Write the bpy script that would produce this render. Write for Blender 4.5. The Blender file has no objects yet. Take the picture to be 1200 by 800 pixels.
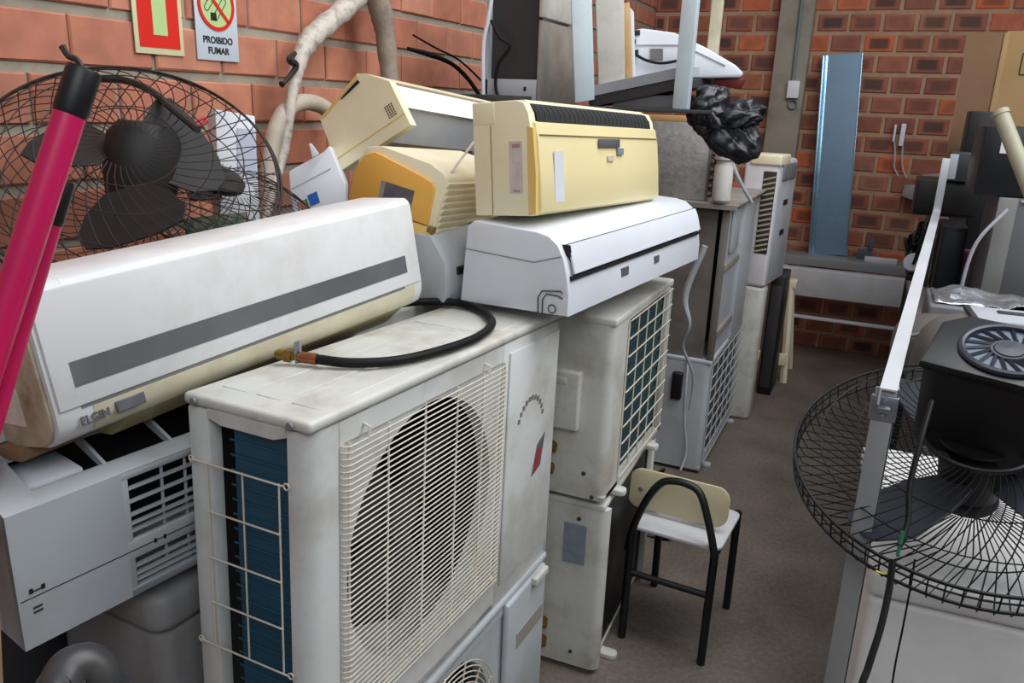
import bpy, bmesh, math, random
from mathutils import Vector, Matrix, Euler, noise
rng = random.Random(7)
C = bpy.context.scene.collection
R = math.radians
PI = math.pi

# ------------------------------------------------------------------ camera
EYE = Vector((0, 0, 1.75))
FPX = 937.5
PITCH, ROLL, YAW = R(16.62), R(2.156), R(24.2)
FWD = Vector((-math.sin(YAW) * math.cos(PITCH), math.cos(YAW) * math.cos(PITCH), -math.sin(PITCH)))
RT0 = Vector((math.cos(YAW), math.sin(YAW), 0))
UP0 = RT0.cross(FWD)
RT = RT0 * math.cos(ROLL) + UP0 * math.sin(ROLL)
UPV = -RT0 * math.sin(ROLL) + UP0 * math.cos(ROLL)
cam = bpy.data.cameras.new('camera')
cam.lens = 36 * FPX / 1200
cam.sensor_width = 36
cam.clip_start = 0.02
co = bpy.data.objects.new('camera', cam)
m = Matrix((RT, UPV, -FWD)).transposed().to_4x4()
m.translation = EYE
co.matrix_world = m
C.objects.link(co)
bpy.context.scene.camera = co


# measuring aids: where a line of sight meets a plane of the room
def ray(u, v):
    return RT * ((u - 600) / FPX) - UPV * ((v - 400) / FPX) + FWD
def atx(u, v, x):
    d = ray(u, v); return EYE + d * (x / d.x)
def aty(u, v, y):
    d = ray(u, v); return EYE + d * (y / d.y)
def atz(u, v, z):
    d = ray(u, v); return EYE + d * ((z - EYE.z) / d.z)
def dep(u, v, t):
    return EYE + ray(u, v) * t
def atp(u, v, n, p):
    d = ray(u, v); return EYE + d * ((Vector(p) - EYE).dot(n) / d.dot(n))


# ------------------------------------------------------------------ materials
def lin(c):
    return tuple(((x / 255) / 12.92 if x / 255 <= .04045 else ((x / 255 + .055) / 1.055) ** 2.4) for x in c)

MATS = {}
def mat(name, col, rough=.5, metal=0.0, dirt=0.0, dcol=(95, 80, 60), scale=7, bump=0.0, spec=.5, coat=0.0, stretch=(1, 1, 1), var=.08):
    if name in MATS: return MATS[name]
    ma = bpy.data.materials.new(name); ma.use_nodes = True
    nt = ma.node_tree; N = nt.nodes; L = nt.links
    b = N['Principled BSDF']
    b.inputs['Metallic'].default_value = metal
    b.inputs['Specular IOR Level'].default_value = spec
    b.inputs['Coat Weight'].default_value = coat
    tc = N.new('ShaderNodeTexCoord'); mp = N.new('ShaderNodeMapping')
    mp.inputs['Scale'].default_value = stretch
    L.new(tc.outputs['Object'], mp.inputs['Vector'])
    nz = N.new('ShaderNodeTexNoise'); nz.inputs['Scale'].default_value = scale; nz.inputs['Detail'].default_value = 8
    nz.inputs['Roughness'].default_value = .65
    L.new(mp.outputs[0], nz.inputs['Vector'])
    rp = N.new('ShaderNodeValToRGB'); rp.color_ramp.elements[0].position = .46; rp.color_ramp.elements[1].position = .72
    L.new(nz.outputs[0], rp.inputs[0])
    mul = N.new('ShaderNodeMath'); mul.operation = 'MULTIPLY'; mul.inputs[1].default_value = dirt
    L.new(rp.outputs[0], mul.inputs[0])
    nv = N.new('ShaderNodeTexNoise'); nv.inputs['Scale'].default_value = scale * .35; nv.inputs['Detail'].default_value = 3
    L.new(mp.outputs[0], nv.inputs['Vector'])
    mr = N.new('ShaderNodeMapRange'); mr.inputs[1].default_value = .3; mr.inputs[2].default_value = .7
    mr.inputs[3].default_value = 1 - var; mr.inputs[4].default_value = 1 + var
    L.new(nv.outputs[0], mr.inputs[0])
    base = N.new('ShaderNodeMix'); base.data_type = 'RGBA'; base.blend_type = 'MULTIPLY'; base.inputs[0].default_value = 1
    base.inputs[6].default_value = (*lin(col), 1); L.new(mr.outputs[0], base.inputs[7])
    mx = N.new('ShaderNodeMix'); mx.data_type = 'RGBA'
    L.new(mul.outputs[0], mx.inputs[0]); L.new(base.outputs[2], mx.inputs[6]); mx.inputs[7].default_value = (*lin(dcol), 1)
    L.new(mx.outputs[2], b.inputs['Base Color'])
    r2 = N.new('ShaderNodeMath'); r2.operation = 'MULTIPLY_ADD'; r2.inputs[1].default_value = .25; r2.inputs[2].default_value = rough - .1
    L.new(nz.outputs[0], r2.inputs[0]); L.new(r2.outputs[0], b.inputs['Roughness'])
    if bump:
        bp = N.new('ShaderNodeBump'); bp.inputs['Strength'].default_value = bump; bp.inputs['Distance'].default_value = .01
        L.new(nz.outputs[0], bp.inputs['Height']); L.new(bp.outputs[0], b.inputs['Normal'])
    MATS[name] = ma
    return ma

WHITE = mat('white_enamel', (212, 214, 211), .38, dirt=.5, dcol=(150, 138, 115), scale=5)
OFFWHITE = mat('aged_white_enamel', (206, 206, 198), .42, dirt=.65, dcol=(140, 126, 100), scale=6)
GREYW = mat('greyed_white_plastic', (180, 186, 190), .4, dirt=.3, dcol=(120, 112, 100), scale=5)
BLUEW = mat('cool_white_plastic', (224, 229, 236), .3, dirt=.12, dcol=(170, 165, 160), scale=4)
ELGINW = mat('dusty_white_plastic', (221, 222, 222), .36, dirt=.38, dcol=(165, 148, 125), scale=4)
YELLOWED = mat('yellowed_underside', (190, 178, 130), .45, dirt=.35, dcol=(110, 95, 55), scale=7)
CREAM = mat('cream_plastic', (246, 238, 202), .38, dirt=.15, dcol=(190, 160, 95), scale=5)
CREAM2 = mat('pale_cream_plastic', (240, 231, 198), .4, dirt=.25, dcol=(180, 155, 105), scale=5)
YELLOW = mat('sun_yellowed_plastic', (244, 229, 176), .32, dirt=.2, dcol=(226, 198, 128), scale=3)
SEAM = mat('seam_brown', (150, 128, 82), .6)
AMBER = mat('amber_yellowed_plastic', (236, 200, 118), .4, dirt=.15, dcol=(180, 130, 60), scale=5)
ORANGE = mat('orange_yellowed_plastic', (240, 182, 84), .36, dirt=.12, dcol=(190, 130, 55), scale=4)
BLACK = mat('black_plastic', (16, 16, 18), .42, dirt=.1, dcol=(48, 47, 45))
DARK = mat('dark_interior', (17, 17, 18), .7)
DFAN = mat('charcoal_plastic', (34, 32, 31), .55, dirt=.3, dcol=(58, 50, 44))
DGREY = mat('dark_grey_plastic', (50, 51, 54), .5, dirt=.2, dcol=(80, 75, 70))
GREY = mat('grey_plastic', (120, 121, 124), .45, dirt=.25, dcol=(90, 84, 76))
STRIPE = mat('grey_translucent_strip', (96, 97, 100), .3, dirt=.3, dcol=(130, 128, 124), scale=9)
LGREY = mat('light_grey_metal', (176, 180, 186), .45, dirt=.25, dcol=(120, 115, 108))
COIL = mat('blue_coil_fins', (33, 82, 104), .45, metal=.15, dirt=.35, dcol=(20, 48, 62), scale=14, stretch=(.4, .4, 5), bump=.3)
TEAL = mat('teal_coil_fins', (46, 76, 82), .5, metal=.3, dirt=.4, dcol=(28, 48, 52), scale=10)
WIREW = mat('cream_coated_wire', (214, 207, 190), .4, dirt=.3, dcol=(150, 125, 85), scale=20)
WIREB = mat('black_coated_wire', (11, 11, 12), .5, spec=.3, dirt=.05, dcol=(60, 45, 35), scale=20)
WIRER = mat('rusty_dark_wire', (34, 28, 25), .6, dirt=.5, dcol=(74, 50, 36), scale=20)
STEEL = mat('galvanised_steel', (165, 172, 178), .32, metal=.9, dirt=.3, dcol=(120, 118, 112), scale=8)
ALU = mat('pale_aluminium', (218, 221, 226), .35, metal=.25, dirt=.1, dcol=(160, 160, 160), scale=8)
SHEET = mat('sky_tinted_steel', (132, 158, 180), .25, metal=.6, dirt=.35, dcol=(84, 108, 130), scale=3, var=.15, stretch=(1, 1, .5))  # blue sky reflection is put into the base colour
BRASS = mat('brass', (150, 115, 60), .35, metal=.9, dirt=.4, dcol=(70, 55, 35), scale=30)
COPPER = mat('copper', (150, 88, 60), .4, metal=.8, dirt=.4, dcol=(70, 50, 40), scale=30)
RUBBER = mat('black_rubber', (10, 10, 11), .55, spec=.25, dirt=.05, dcol=(55, 52, 50), scale=20)
PINK = mat('pink_coated_tube', (205, 28, 92), .3, dirt=.08, dcol=(130, 20, 60), scale=10)
RED = mat('red_plastic', (170, 40, 42), .5, dirt=.3, dcol=(90, 30, 30))
SIGNRED = mat('sign_red', (222, 38, 24), .4, var=.02)
SIGNGREEN = mat('sign_pale_green', (190, 216, 148), .45, var=.02)
SIGNEDGE = mat('sign_cream', (224, 222, 178), .45, var=.02)
SIGNWHITE = mat('sign_white', (205, 216, 226), .4, var=.03)
SIGNBLACK = mat('sign_black', (25, 25, 28), .5)
PAPER = mat('white_paper', (222, 226, 232), .6, dirt=.12, dcol=(170, 165, 160), scale=6)
LABEL = mat('pale_label', (216, 205, 196), .5, dirt=.45, dcol=(170, 140, 115), scale=30)
LABELG = mat('blue_grey_label', (128, 138, 150), .5, dirt=.5, dcol=(165, 172, 180), scale=30)
LABELD = mat('dark_grey_label', (92, 92, 100), .45, dirt=.3, dcol=(130, 128, 130), scale=25)
LOGOBLUE = mat('blue_print', (28, 92, 176), .5)
LOGOORANGE = mat('orange_print', (206, 110, 62), .5)
LOGOGREEN = mat('green_print', (50, 112, 72), .5)
TAPE = mat('dirty_white_pipe_tape', (200, 193, 182), .5, dirt=.8, dcol=(98, 82, 66), scale=30, bump=.5)
FOAM = mat('brown_foam', (130, 100, 72), .8, dirt=.4, dcol=(80, 60, 45))
WOOD = mat('pale_wood', (205, 168, 112), .55, dirt=.25, dcol=(150, 112, 70), scale=6, stretch=(6, 1, 6))
PLYC = mat('cream_laminate', (205, 193, 158), .4, dirt=.15, dcol=(165, 150, 118), scale=4)
PLYW = mat('white_laminate', (208, 208, 210), .25, dirt=.12, dcol=(170, 165, 160), scale=4)
CARD = mat('brown_cardboard', (122, 92, 66), .8, dirt=.2, dcol=(96, 70, 48), scale=5)
CARDT = mat('tan_cardboard', (164, 134, 92), .8, dirt=.2, dcol=(126, 100, 66), scale=5)
CARDP = mat('cardboard_print', (70, 58, 46), .8)
CONC = mat('concrete', (146, 140, 126), .85, dirt=.5, dcol=(92, 84, 70), scale=5, bump=.3, var=.15)
CONDUIT = mat('grey_conduit', (112, 122, 130), .5)
BAG = mat('black_bag_film', (24, 27, 34), .36, spec=.6)
COILG = mat('grey_coil_fins', (172, 170, 168), .6, metal=.2, dirt=.6, dcol=(124, 120, 116), scale=25, bump=.5)
RUST = mat('rusty_sheet_metal', (148, 142, 134), .55, dirt=.5, dcol=(110, 78, 52), scale=7)
GBROWN = mat('grimy_grey_metal', (120, 114, 106), .55, dirt=.5, dcol=(76, 66, 56), scale=6)
FOIL = mat('silver_foil', (205, 205, 210), .25, metal=.85, dirt=.3, dcol=(90, 88, 90), scale=14, bump=.8)
GREENW = mat('green_insulation', (30, 110, 80), .5)
YELLOWW = mat('yellow_insulation', (200, 190, 60), .5)


def floor_mat():
    ma = bpy.data.materials.new('worn_concrete_floor'); ma.use_nodes = True
    nt = ma.node_tree; N = nt.nodes; L = nt.links; b = N['Principled BSDF']
    tc = N.new('ShaderNodeTexCoord')
    n1 = N.new('ShaderNodeTexNoise'); n1.inputs['Scale'].default_value = 3; n1.inputs['Detail'].default_value = 8
    n2 = N.new('ShaderNodeTexNoise'); n2.inputs['Scale'].default_value = 60; n2.inputs['Detail'].default_value = 4
    L.new(tc.outputs['Object'], n1.inputs[0]); L.new(tc.outputs['Object'], n2.inputs[0])
    r1 = N.new('ShaderNodeValToRGB'); r1.color_ramp.elements[0].position = .3; r1.color_ramp.elements[1].position = .75
    r1.color_ramp.elements[0].color = (*lin((98, 88, 79)), 1); r1.color_ramp.elements[1].color = (*lin((128, 117, 106)), 1)
    L.new(n1.outputs[0], r1.inputs[0])
    r2 = N.new('ShaderNodeValToRGB'); r2.color_ramp.elements[0].position = .35; r2.color_ramp.elements[1].position = .65
    r2.color_ramp.elements[0].color = (.78, .78, .78, 1); r2.color_ramp.elements[1].color = (1.1, 1.1, 1.1, 1)
    L.new(n2.outputs[0], r2.inputs[0])
    mx = N.new('ShaderNodeMix'); mx.data_type = 'RGBA'; mx.blend_type = 'MULTIPLY'; mx.inputs[0].default_value = 1
    L.new(r1.outputs[0], mx.inputs[6]); L.new(r2.outputs[0], mx.inputs[7]); L.new(mx.outputs[2], b.inputs['Base Color'])
    b.inputs['Roughness'].default_value = .7
    bp = N.new('ShaderNodeBump'); bp.inputs['Strength'].default_value = .25; bp.inputs['Distance'].default_value = .005
    L.new(n2.outputs[0], bp.inputs['Height']); L.new(bp.outputs[0], b.inputs['Normal'])
    return ma


def brick_mat(name, cols, burnt):
    """per-brick random colour (attribute) plus a burnt patch in the middle of some bricks (uv)"""
    ma = bpy.data.materials.new(name); ma.use_nodes = True
    nt = ma.node_tree; N = nt.nodes; L = nt.links; b = N['Principled BSDF']
    at = N.new('ShaderNodeAttribute'); at.attribute_name = 'brick'
    sep = N.new('ShaderNodeSeparateColor'); L.new(at.outputs['Color'], sep.inputs[0])
    rp = N.new('ShaderNodeValToRGB'); el = rp.color_ramp.elements
    el[0].position = 0; el[0].color = (*lin(cols[0]), 1); el[1].position = 1; el[1].color = (*lin(cols[-1]), 1)
    for i, c in enumerate(cols[1:-1]):
        e = el.new((i + 1) / (len(cols) - 1)); e.color = (*lin(c), 1)
    L.new(sep.outputs[0], rp.inputs[0])
    tc = N.new('ShaderNodeTexCoord')
    nz = N.new('ShaderNodeTexNoise'); nz.inputs['Scale'].default_value = 14; nz.inputs['Detail'].default_value = 8
    L.new(tc.outputs['Object'], nz.inputs[0])
    nr = N.new('ShaderNodeMapRange'); nr.inputs[1].default_value = .3; nr.inputs[2].default_value = .7; nr.inputs[3].default_value = .82; nr.inputs[4].default_value = 1.12
    L.new(nz.outputs[0], nr.inputs[0])
    mx = N.new('ShaderNodeMix'); mx.data_type = 'RGBA'; mx.blend_type = 'MULTIPLY'; mx.inputs[0].default_value = 1
    L.new(rp.outputs[0], mx.inputs[6]); L.new(nr.outputs[0], mx.inputs[7])
    # burnt centre
    uv = N.new('ShaderNodeUVMap'); uv.uv_map = 'UVMap'
    sx = N.new('ShaderNodeSeparateXYZ'); L.new(uv.outputs[0], sx.inputs[0])
    def hump(o):
        a = N.new('ShaderNodeMath'); a.operation = 'SUBTRACT'; a.inputs[1].default_value = .5; L.new(o, a.inputs[0])
        c = N.new('ShaderNodeMath'); c.operation = 'ABSOLUTE'; L.new(a.outputs[0], c.inputs[0])
        d = N.new('ShaderNodeMapRange'); d.interpolation_type = 'SMOOTHSTEP'; d.inputs[1].default_value = .46; d.inputs[2].default_value = .26
        L.new(c.outputs[0], d.inputs[0]); return d.outputs[0]
    h = N.new('ShaderNodeMath'); h.operation = 'MULTIPLY'; L.new(hump(sx.outputs[0]), h.inputs[0]); L.new(hump(sx.outputs[1]), h.inputs[1])
    h2 = N.new('ShaderNodeMath'); h2.operation = 'MULTIPLY'; L.new(h.outputs[0], h2.inputs[0]); L.new(sep.outputs[1], h2.inputs[1])
    h3 = N.new('ShaderNodeMath'); h3.operation = 'MULTIPLY'; L.new(h2.outputs[0], h3.inputs[0]); h3.inputs[1].default_value = burnt
    m2 = N.new('ShaderNodeMix'); m2.data_type = 'RGBA'; L.new(h3.outputs[0], m2.inputs[0]); L.new(mx.outputs[2], m2.inputs[6]); m2.inputs[7].default_value = (*lin((74, 56, 52)), 1)
    L.new(m2.outputs[2], b.inputs['Base Color'])
    b.inputs['Roughness'].default_value = .8
    bp = N.new('ShaderNodeBump'); bp.inputs['Strength'].default_value = .25; bp.inputs['Distance'].default_value = .006
    L.new(nz.outputs[0], bp.inputs['Height']); L.new(bp.outputs[0], b.inputs['Normal'])
    return ma


# ------------------------------------------------------------------ mesh builder
def smooth(pts, n=6, closed=False):
    P = [Vector(p) for p in pts]; out = []
    k = len(P); rngk = k if closed else k - 1
    for i in range(rngk):
        p1, p2 = P[i], P[(i + 1) % k]
        p0 = P[(i - 1) % k] if closed or i > 0 else p1 * 2 - p2
        p3 = P[(i + 2) % k] if closed or i < k - 2 else p2 * 2 - p1
        for j in range(n):
            t = j / n
            out.append(.5 * ((2 * p1) + (p2 - p0) * t + (2 * p0 - 5 * p1 + 4 * p2 - p3) * t * t + (3 * p1 - p0 - 3 * p2 + p3) * t ** 3))
    if not closed: out.append(P[-1])
    return out

def arc(cx, cy, r, a0, a1, n=8):
    return [(cx + r * math.cos(R(a0 + (a1 - a0) * i / n)), cy + r * math.sin(R(a0 + (a1 - a0) * i / n))) for i in range(n + 1)]

def rrect(x0, x1, y0, y1, r, n=5):
    return arc(x1 - r, y0 + r, r, -90, 0, n) + arc(x1 - r, y1 - r, r, 0, 90, n) + arc(x0 + r, y1 - r, r, 90, 180, n) + arc(x0 + r, y0 + r, r, 180, 270, n)


class MB:
    def __init__(s):
        s.v = []; s.f = []; s.mi = []; s.m = 0; s.X = None
    def add(s, vs, fs):
        o = len(s.v)
        if s.X is not None: vs = [s.X @ Vector(p) for p in vs]
        s.v += [tuple(p) for p in vs]; s.f += [[i + o for i in f] for f in fs]; s.mi += [s.m] * len(fs)
        return s
    def bm(s, bm):
        bm.verts.index_update()
        return s.add([v.co.copy() for v in bm.verts], [[v.index for v in f.verts] for f in bm.faces])
    def box(s, x0, x1, y0, y1, z0, z1, bev=0, seg=2, M=None):
        b = bmesh.new()
        vs = [b.verts.new((x, y, z)) for x in (x0, x1) for y in (y0, y1) for z in (z0, z1)]
        for q in ((0, 1, 3, 2), (4, 6, 7, 5), (0, 4, 5, 1), (2, 3, 7, 6), (0, 2, 6, 4), (1, 5, 7, 3)): b.faces.new([vs[i] for i in q])
        if bev: bmesh.ops.bevel(b, geom=b.edges[:], offset=bev, segments=seg, profile=.5, affect='EDGES')
        if M is not None: bmesh.ops.transform(b, matrix=M, verts=b.verts[:])
        s.bm(b); b.free(); return s
    def prism(s, pts, axis, a0, a1, bev=0, seg=2, M=None):
        """2-D outline swept along an axis: x -> (a,u,v), y -> (u,a,v), z -> (u,v,a)"""
        k = {'x': lambda u, v, a: (a, u, v), 'y': lambda u, v, a: (u, a, v), 'z': lambda u, v, a: (u, v, a)}[axis]
        b = bmesh.new()
        A = [b.verts.new(k(u, v, a0)) for u, v in pts]; B = [b.verts.new(k(u, v, a1)) for u, v in pts]
        n = len(pts)
        f0 = b.faces.new(A); f1 = b.faces.new(B)
        for i in range(n): b.faces.new((A[i], A[(i + 1) % n], B[(i + 1) % n], B[i]))
        bmesh.ops.recalc_face_normals(b, faces=b.faces[:])
        if bev: bmesh.ops.bevel(b, geom=list(set(f0.edges[:] + f1.edges[:])), offset=bev, segments=seg, profile=.5, affect='EDGES')
        if M is not None: bmesh.ops.transform(b, matrix=M, verts=b.verts[:])
        s.bm(b); b.free(); return s
    def tube(s, pts, r, n=8, closed=False, cap=True, flat=1.0):
        P = [Vector(p) for p in pts]; k = len(P)
        rr = r if isinstance(r, (list, tuple)) else [r] * k
        T = []
        for i in range(k):
            a = P[(i - 1) % k] if closed or i else P[i]; c = P[(i + 1) % k] if closed or i < k - 1 else P[i]
            t = c - a; T.append(t.normalized() if t.length > 1e-9 else Vector((0, 0, 1)))
        ref = Vector((0, 0, 1)) if abs(T[0].z) < .9 else Vector((1, 0, 0))
        u = T[0].cross(ref).normalized(); vs = []; fs = []
        for i in range(k):
            u = (u - T[i] * u.dot(T[i])); u = u.normalized() if u.length > 1e-6 else T[i].orthogonal().normalized()
            w = T[i].cross(u)
            for j in range(n):
                a = 2 * PI * j / n; vs.append(P[i] + (u * math.cos(a) + w * math.sin(a) * flat) * rr[i])
        for i in range(k if closed else k - 1):
            for j in range(n):
                a = i * n + j; b = i * n + (j + 1) % n; c = ((i + 1) % k) * n + (j + 1) % n; d = ((i + 1) % k) * n + j
                fs.append((a, d, c, b))
        if cap and not closed:
            fs.append(list(range(n))); fs.append(list(range((k - 1) * n, k * n))[::-1])
        return s.add(vs, fs)
    def cyl(s, p0, p1, r, n=20, r1=None):
        return s.tube([p0, p1], [r, r if r1 is None else r1], n)
    def ring(s, c, r, rt, ax=(0, 0, 1), n=40, k=6):
        ax = Vector(ax).normalized(); u = ax.orthogonal().normalized(); w = ax.cross(u); c = Vector(c)
        return s.tube([c + (u * math.cos(2 * PI * i / n) + w * math.sin(2 * PI * i / n)) * r for i in range(n)], rt, k, True)
    def lathe(s, prof, c=(0, 0, 0), ax=(0, 0, 1), n=32):
        ax = Vector(ax).normalized(); u = ax.orthogonal().normalized(); w = ax.cross(u); c = Vector(c); vs = []; fs = []
        for (r, z) in prof:
            for j in range(n): vs.append(c + ax * z + (u * math.cos(2 * PI * j / n) + w * math.sin(2 * PI * j / n)) * max(r, 1e-5))
        for i in range(len(prof) - 1):
            for j in range(n): fs.append((i * n + j, i * n + (j + 1) % n, (i + 1) * n + (j + 1) % n, (i + 1) * n + j))
        return s.add(vs, fs)
    def quad(s, a, b, c, d):
        return s.add([a, b, c, d], [(0, 1, 2, 3)])
    def holed(s, x, y0, y1, z0, z1, cy, cz, r, n=64, t=.004):
        """plate in the plane x with a round hole, thickness t towards -x"""
        vs = []; fs = []
        for i in range(n):
            a = 2 * PI * i / n; dy, dz = math.cos(a), math.sin(a)
            k = min(((y1 - cy) / dy if dy > 1e-9 else (y0 - cy) / dy if dy < -1e-9 else 1e9), ((z1 - cz) / dz if dz > 1e-9 else (z0 - cz) / dz if dz < -1e-9 else 1e9))
            vs += [(x, cy + dy * r, cz + dz * r), (x, cy + dy * k, cz + dz * k), (x - .03, cy + dy * r, cz + dz * r)]
        # corners are rounded off by the sampling; add them as small triangles
        for i in range(n):
            j = (i + 1) % n
            fs += [(3 * i, 3 * i + 1, 3 * j + 1, 3 * j), (3 * i, 3 * j, 3 * j + 2, 3 * i + 2)]
        return s.add(vs, fs)
    def build(s, name, mt, parent=None, loc=None, rot=None, auto=38):
        me = bpy.data.meshes.new(name)
        me.from_pydata(s.v, [], s.f)
        for x in (mt if isinstance(mt, (list, tuple)) else [mt]): me.materials.append(x)
        for p, i in zip(me.polygons, s.mi): p.material_index = i
        b = bmesh.new(); b.from_mesh(me); bmesh.ops.recalc_face_normals(b, faces=b.faces[:]); b.to_mesh(me); b.free()
        me.polygons.foreach_set('use_smooth', [True] * len(me.polygons))
        me.set_sharp_from_angle(angle=R(auto))
        o = bpy.data.objects.new(name, me); C.objects.link(o)
        if parent is not None: o.parent = parent
        if loc is not None: o.location = loc
        if rot is not None: o.rotation_euler = rot
        return o


def tag(o, label, cat, group=None, kind=None):
    if label: o['label'] = label
    if cat: o['category'] = cat
    if group: o['group'] = group
    if kind: o['kind'] = kind
    return o

def thing(name, label, cat, loc=(0, 0, 0), rot=(0, 0, 0), group=None):
    o = bpy.data.objects.new(name, None); C.objects.link(o); o.empty_display_size = .05
    o.location = loc; o.rotation_euler = tuple(R(a) for a in rot)
    return tag(o, label, cat, group)

def struct(o):
    o['kind'] = 'structure'; return o

def frame(o_loc, o_rot):
    M = Euler(tuple(R(a) for a in o_rot), 'XYZ').to_matrix().to_4x4(); M.translation = Vector(o_loc); return M

def text_part(body, name, size, mt, parent, M, extrude=.0006, align='LEFT', sx=1.0, bold=0.0):
    cu = bpy.data.curves.new(name, 'FONT'); cu.body = body; cu.size = size; cu.extrude = extrude; cu.align_x = align; cu.offset = bold
    t = bpy.data.objects.new(name, cu); C.objects.link(t)
    bpy.context.view_layer.update()
    me = bpy.data.meshes.new_from_object(t.evaluated_get(bpy.context.evaluated_depsgraph_get()))
    bpy.data.objects.remove(t)
    me.name = name; me.transform(M @ Matrix.Diagonal((sx, 1, 1, 1)))
    me.materials.clear(); me.materials.append(mt)
    o = bpy.data.objects.new(name, me); C.objects.link(o); o.parent = parent
    return o

# orientation of lettering lying on a face that looks along +x (reads along +y, up = z)
FACEX = Matrix(((0, 0, 1, 0), (1, 0, 0, 0), (0, 1, 0, 0), (0, 0, 0, 1)))


def slab(name, pix, n, p, thick, mt, parent=None, bev=.003, loc=None):
    """flat-faced body: its face outline measured on the plane (n, p), real thickness away from the viewer"""
    n = Vector(n).normalized()
    if n.dot(Vector(p) - EYE) > 0: n = -n
    P = [atp(u, v, n, p) for u, v in pix]
    b = bmesh.new(); A = [b.verts.new(q) for q in P]; B = [b.verts.new(q - n * thick) for q in P]; k = len(P)
    b.faces.new(A); b.faces.new(B)
    for i in range(k): b.faces.new((A[i], A[(i + 1) % k], B[(i + 1) % k], B[i]))
    bmesh.ops.recalc_face_normals(b, faces=b.faces[:])
    if bev: bmesh.ops.bevel(b, geom=b.edges[:], offset=bev, segments=2, profile=.5, affect='EDGES')
    if loc is not None: bmesh.ops.translate(b, verts=b.verts[:], vec=-Vector(loc))
    mb = MB(); mb.bm(b); b.free()
    return mb.build(name, mt, parent, loc if parent is None else None)


def traced(name, label, cat, pix, n, p, thick, mt, bev=.003, group=None):
    n = Vector(n)
    P = [atp(u, v, n.normalized(), p) for u, v in pix]
    c = sum(P, Vector()) / len(P); c.z = min(q.z for q in P)
    o = slab(name, pix, n, p, thick, mt, None, bev, c)
    return tag(o, label, cat, group)

def bake_child(o, parent):
    o.parent = parent; o.matrix_parent_inverse = (Matrix.Translation(parent.location) @ parent.rotation_euler.to_matrix().to_4x4()).inverted()
    return o


# ------------------------------------------------------------------ setting
XW, YB = -1.8, 6.47
fl = MB().box(-2.1, 3.4, -1.6, 6.8, -.12, 0); struct(fl.build('floor', floor_mat()))

def brick_wall(name, origin, ux, n, length, z0, z1, course, bed, bl, joint, phase, zref, mts, chamfer=.004, seed=1, half=False):
    """real bricks set in a mortar slab; ux runs along the wall, n points into the room"""
    rg = random.Random(seed); ux = Vector(ux); n = Vector(n); o = Vector(origin)
    me = bpy.data.meshes.new(name); b = bmesh.new()
    uvl = b.loops.layers.uv.new('UVMap'); cl = b.loops.layers.float_color.new('brick')
    def P(a, z, d): return o + ux * a + Vector((0, 0, z)) + n * d
    def face(vs, uv, c, mi):
        f = b.faces.new([b.verts.new(v) for v in vs]); f.material_index = mi
        for l, q in zip(f.loops, uv): l[uvl].uv = q; l[cl] = c
    D = -.008   # mortar sits this far behind the brick faces
    face([P(0, z0, D), P(length, z0, D), P(length, z1, D), P(0, z1, D)], [(0, 0)] * 4, (0, 0, 0, 1), 1)
    for q in ([P(0, z0, -.14), P(length, z0, -.14), P(length, z1, -.14), P(0, z1, -.14)], [P(0, z1, D), P(length, z1, D), P(length, z1, -.14), P(0, z1, -.14)],
              [P(0, z0, D), P(0, z1, D), P(0, z1, -.14), P(0, z0, -.14)], [P(length, z0, D), P(length, z1, D), P(length, z1, -.14), P(length, z0, -.14)]):
        face(q, [(0, 0)] * 4, (0, 0, 0, 1), 1)
    row = math.floor((z0 - zref) / course)
    while zref + row * course < z1:
        zb = zref + row * course; zt = zb + course - bed
        off = phase + (bl * .5 if row % 2 else 0)
        i = math.floor(-off / bl) - 1
        while off + i * bl < length:
            a0 = off + i * bl + rg.uniform(-.003, .003); a1 = off + (i + 1) * bl - joint + rg.uniform(-.003, .003); i += 1
            a0 = max(a0, 0.0); a1 = min(a1, length); zz0 = max(zb, z0); zz1 = min(zt, z1)
            if a1 - a0 < .02 or zz1 - zz0 < .02: continue
            c = (rg.random(), rg.random(), rg.random(), 1); h = rg.uniform(-.002, .002); e = chamfer
            jt = [rg.uniform(-.002, .002) for _ in range(4)]
            F = [P(a0 + e, zz0 + e + jt[0], h), P(a1 - e, zz0 + e + jt[1], h), P(a1 - e, zz1 - e + jt[2], h), P(a0 + e, zz1 - e + jt[3], h)]
            E = [P(a0, zz0, h - e), P(a1, zz0, h - e), P(a1, zz1, h - e), P(a0, zz1, h - e)]
            K = [P(a0, zz0, -.02), P(a1, zz0, -.02), P(a1, zz1, -.02), P(a0, zz1, -.02)]
            UV = [(0, 0), (1, 0), (1, 1), (0, 1)]
            face(F, UV, c, 0)
            for k in range(4):
                k2 = (k + 1) % 4
                face([E[k], E[k2], F[k2], F[k]], [UV[k], UV[k2], UV[k2], UV[k]], c, 0)
                face([K[k], K[k2], E[k2], E[k]], [UV[k], UV[k2], UV[k2], UV[k]], c, 0)
        row += 1
    bmesh.ops.remove_doubles(b, verts=b.verts[:], dist=1e-5)
    bmesh.ops.recalc_face_normals(b, faces=b.faces[:])
    b.to_mesh(me); b.free()
    for x in mts: me.materials.append(x)
    ob = bpy.data.objects.new(name, me); C.objects.link(ob); return struct(ob)

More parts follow.
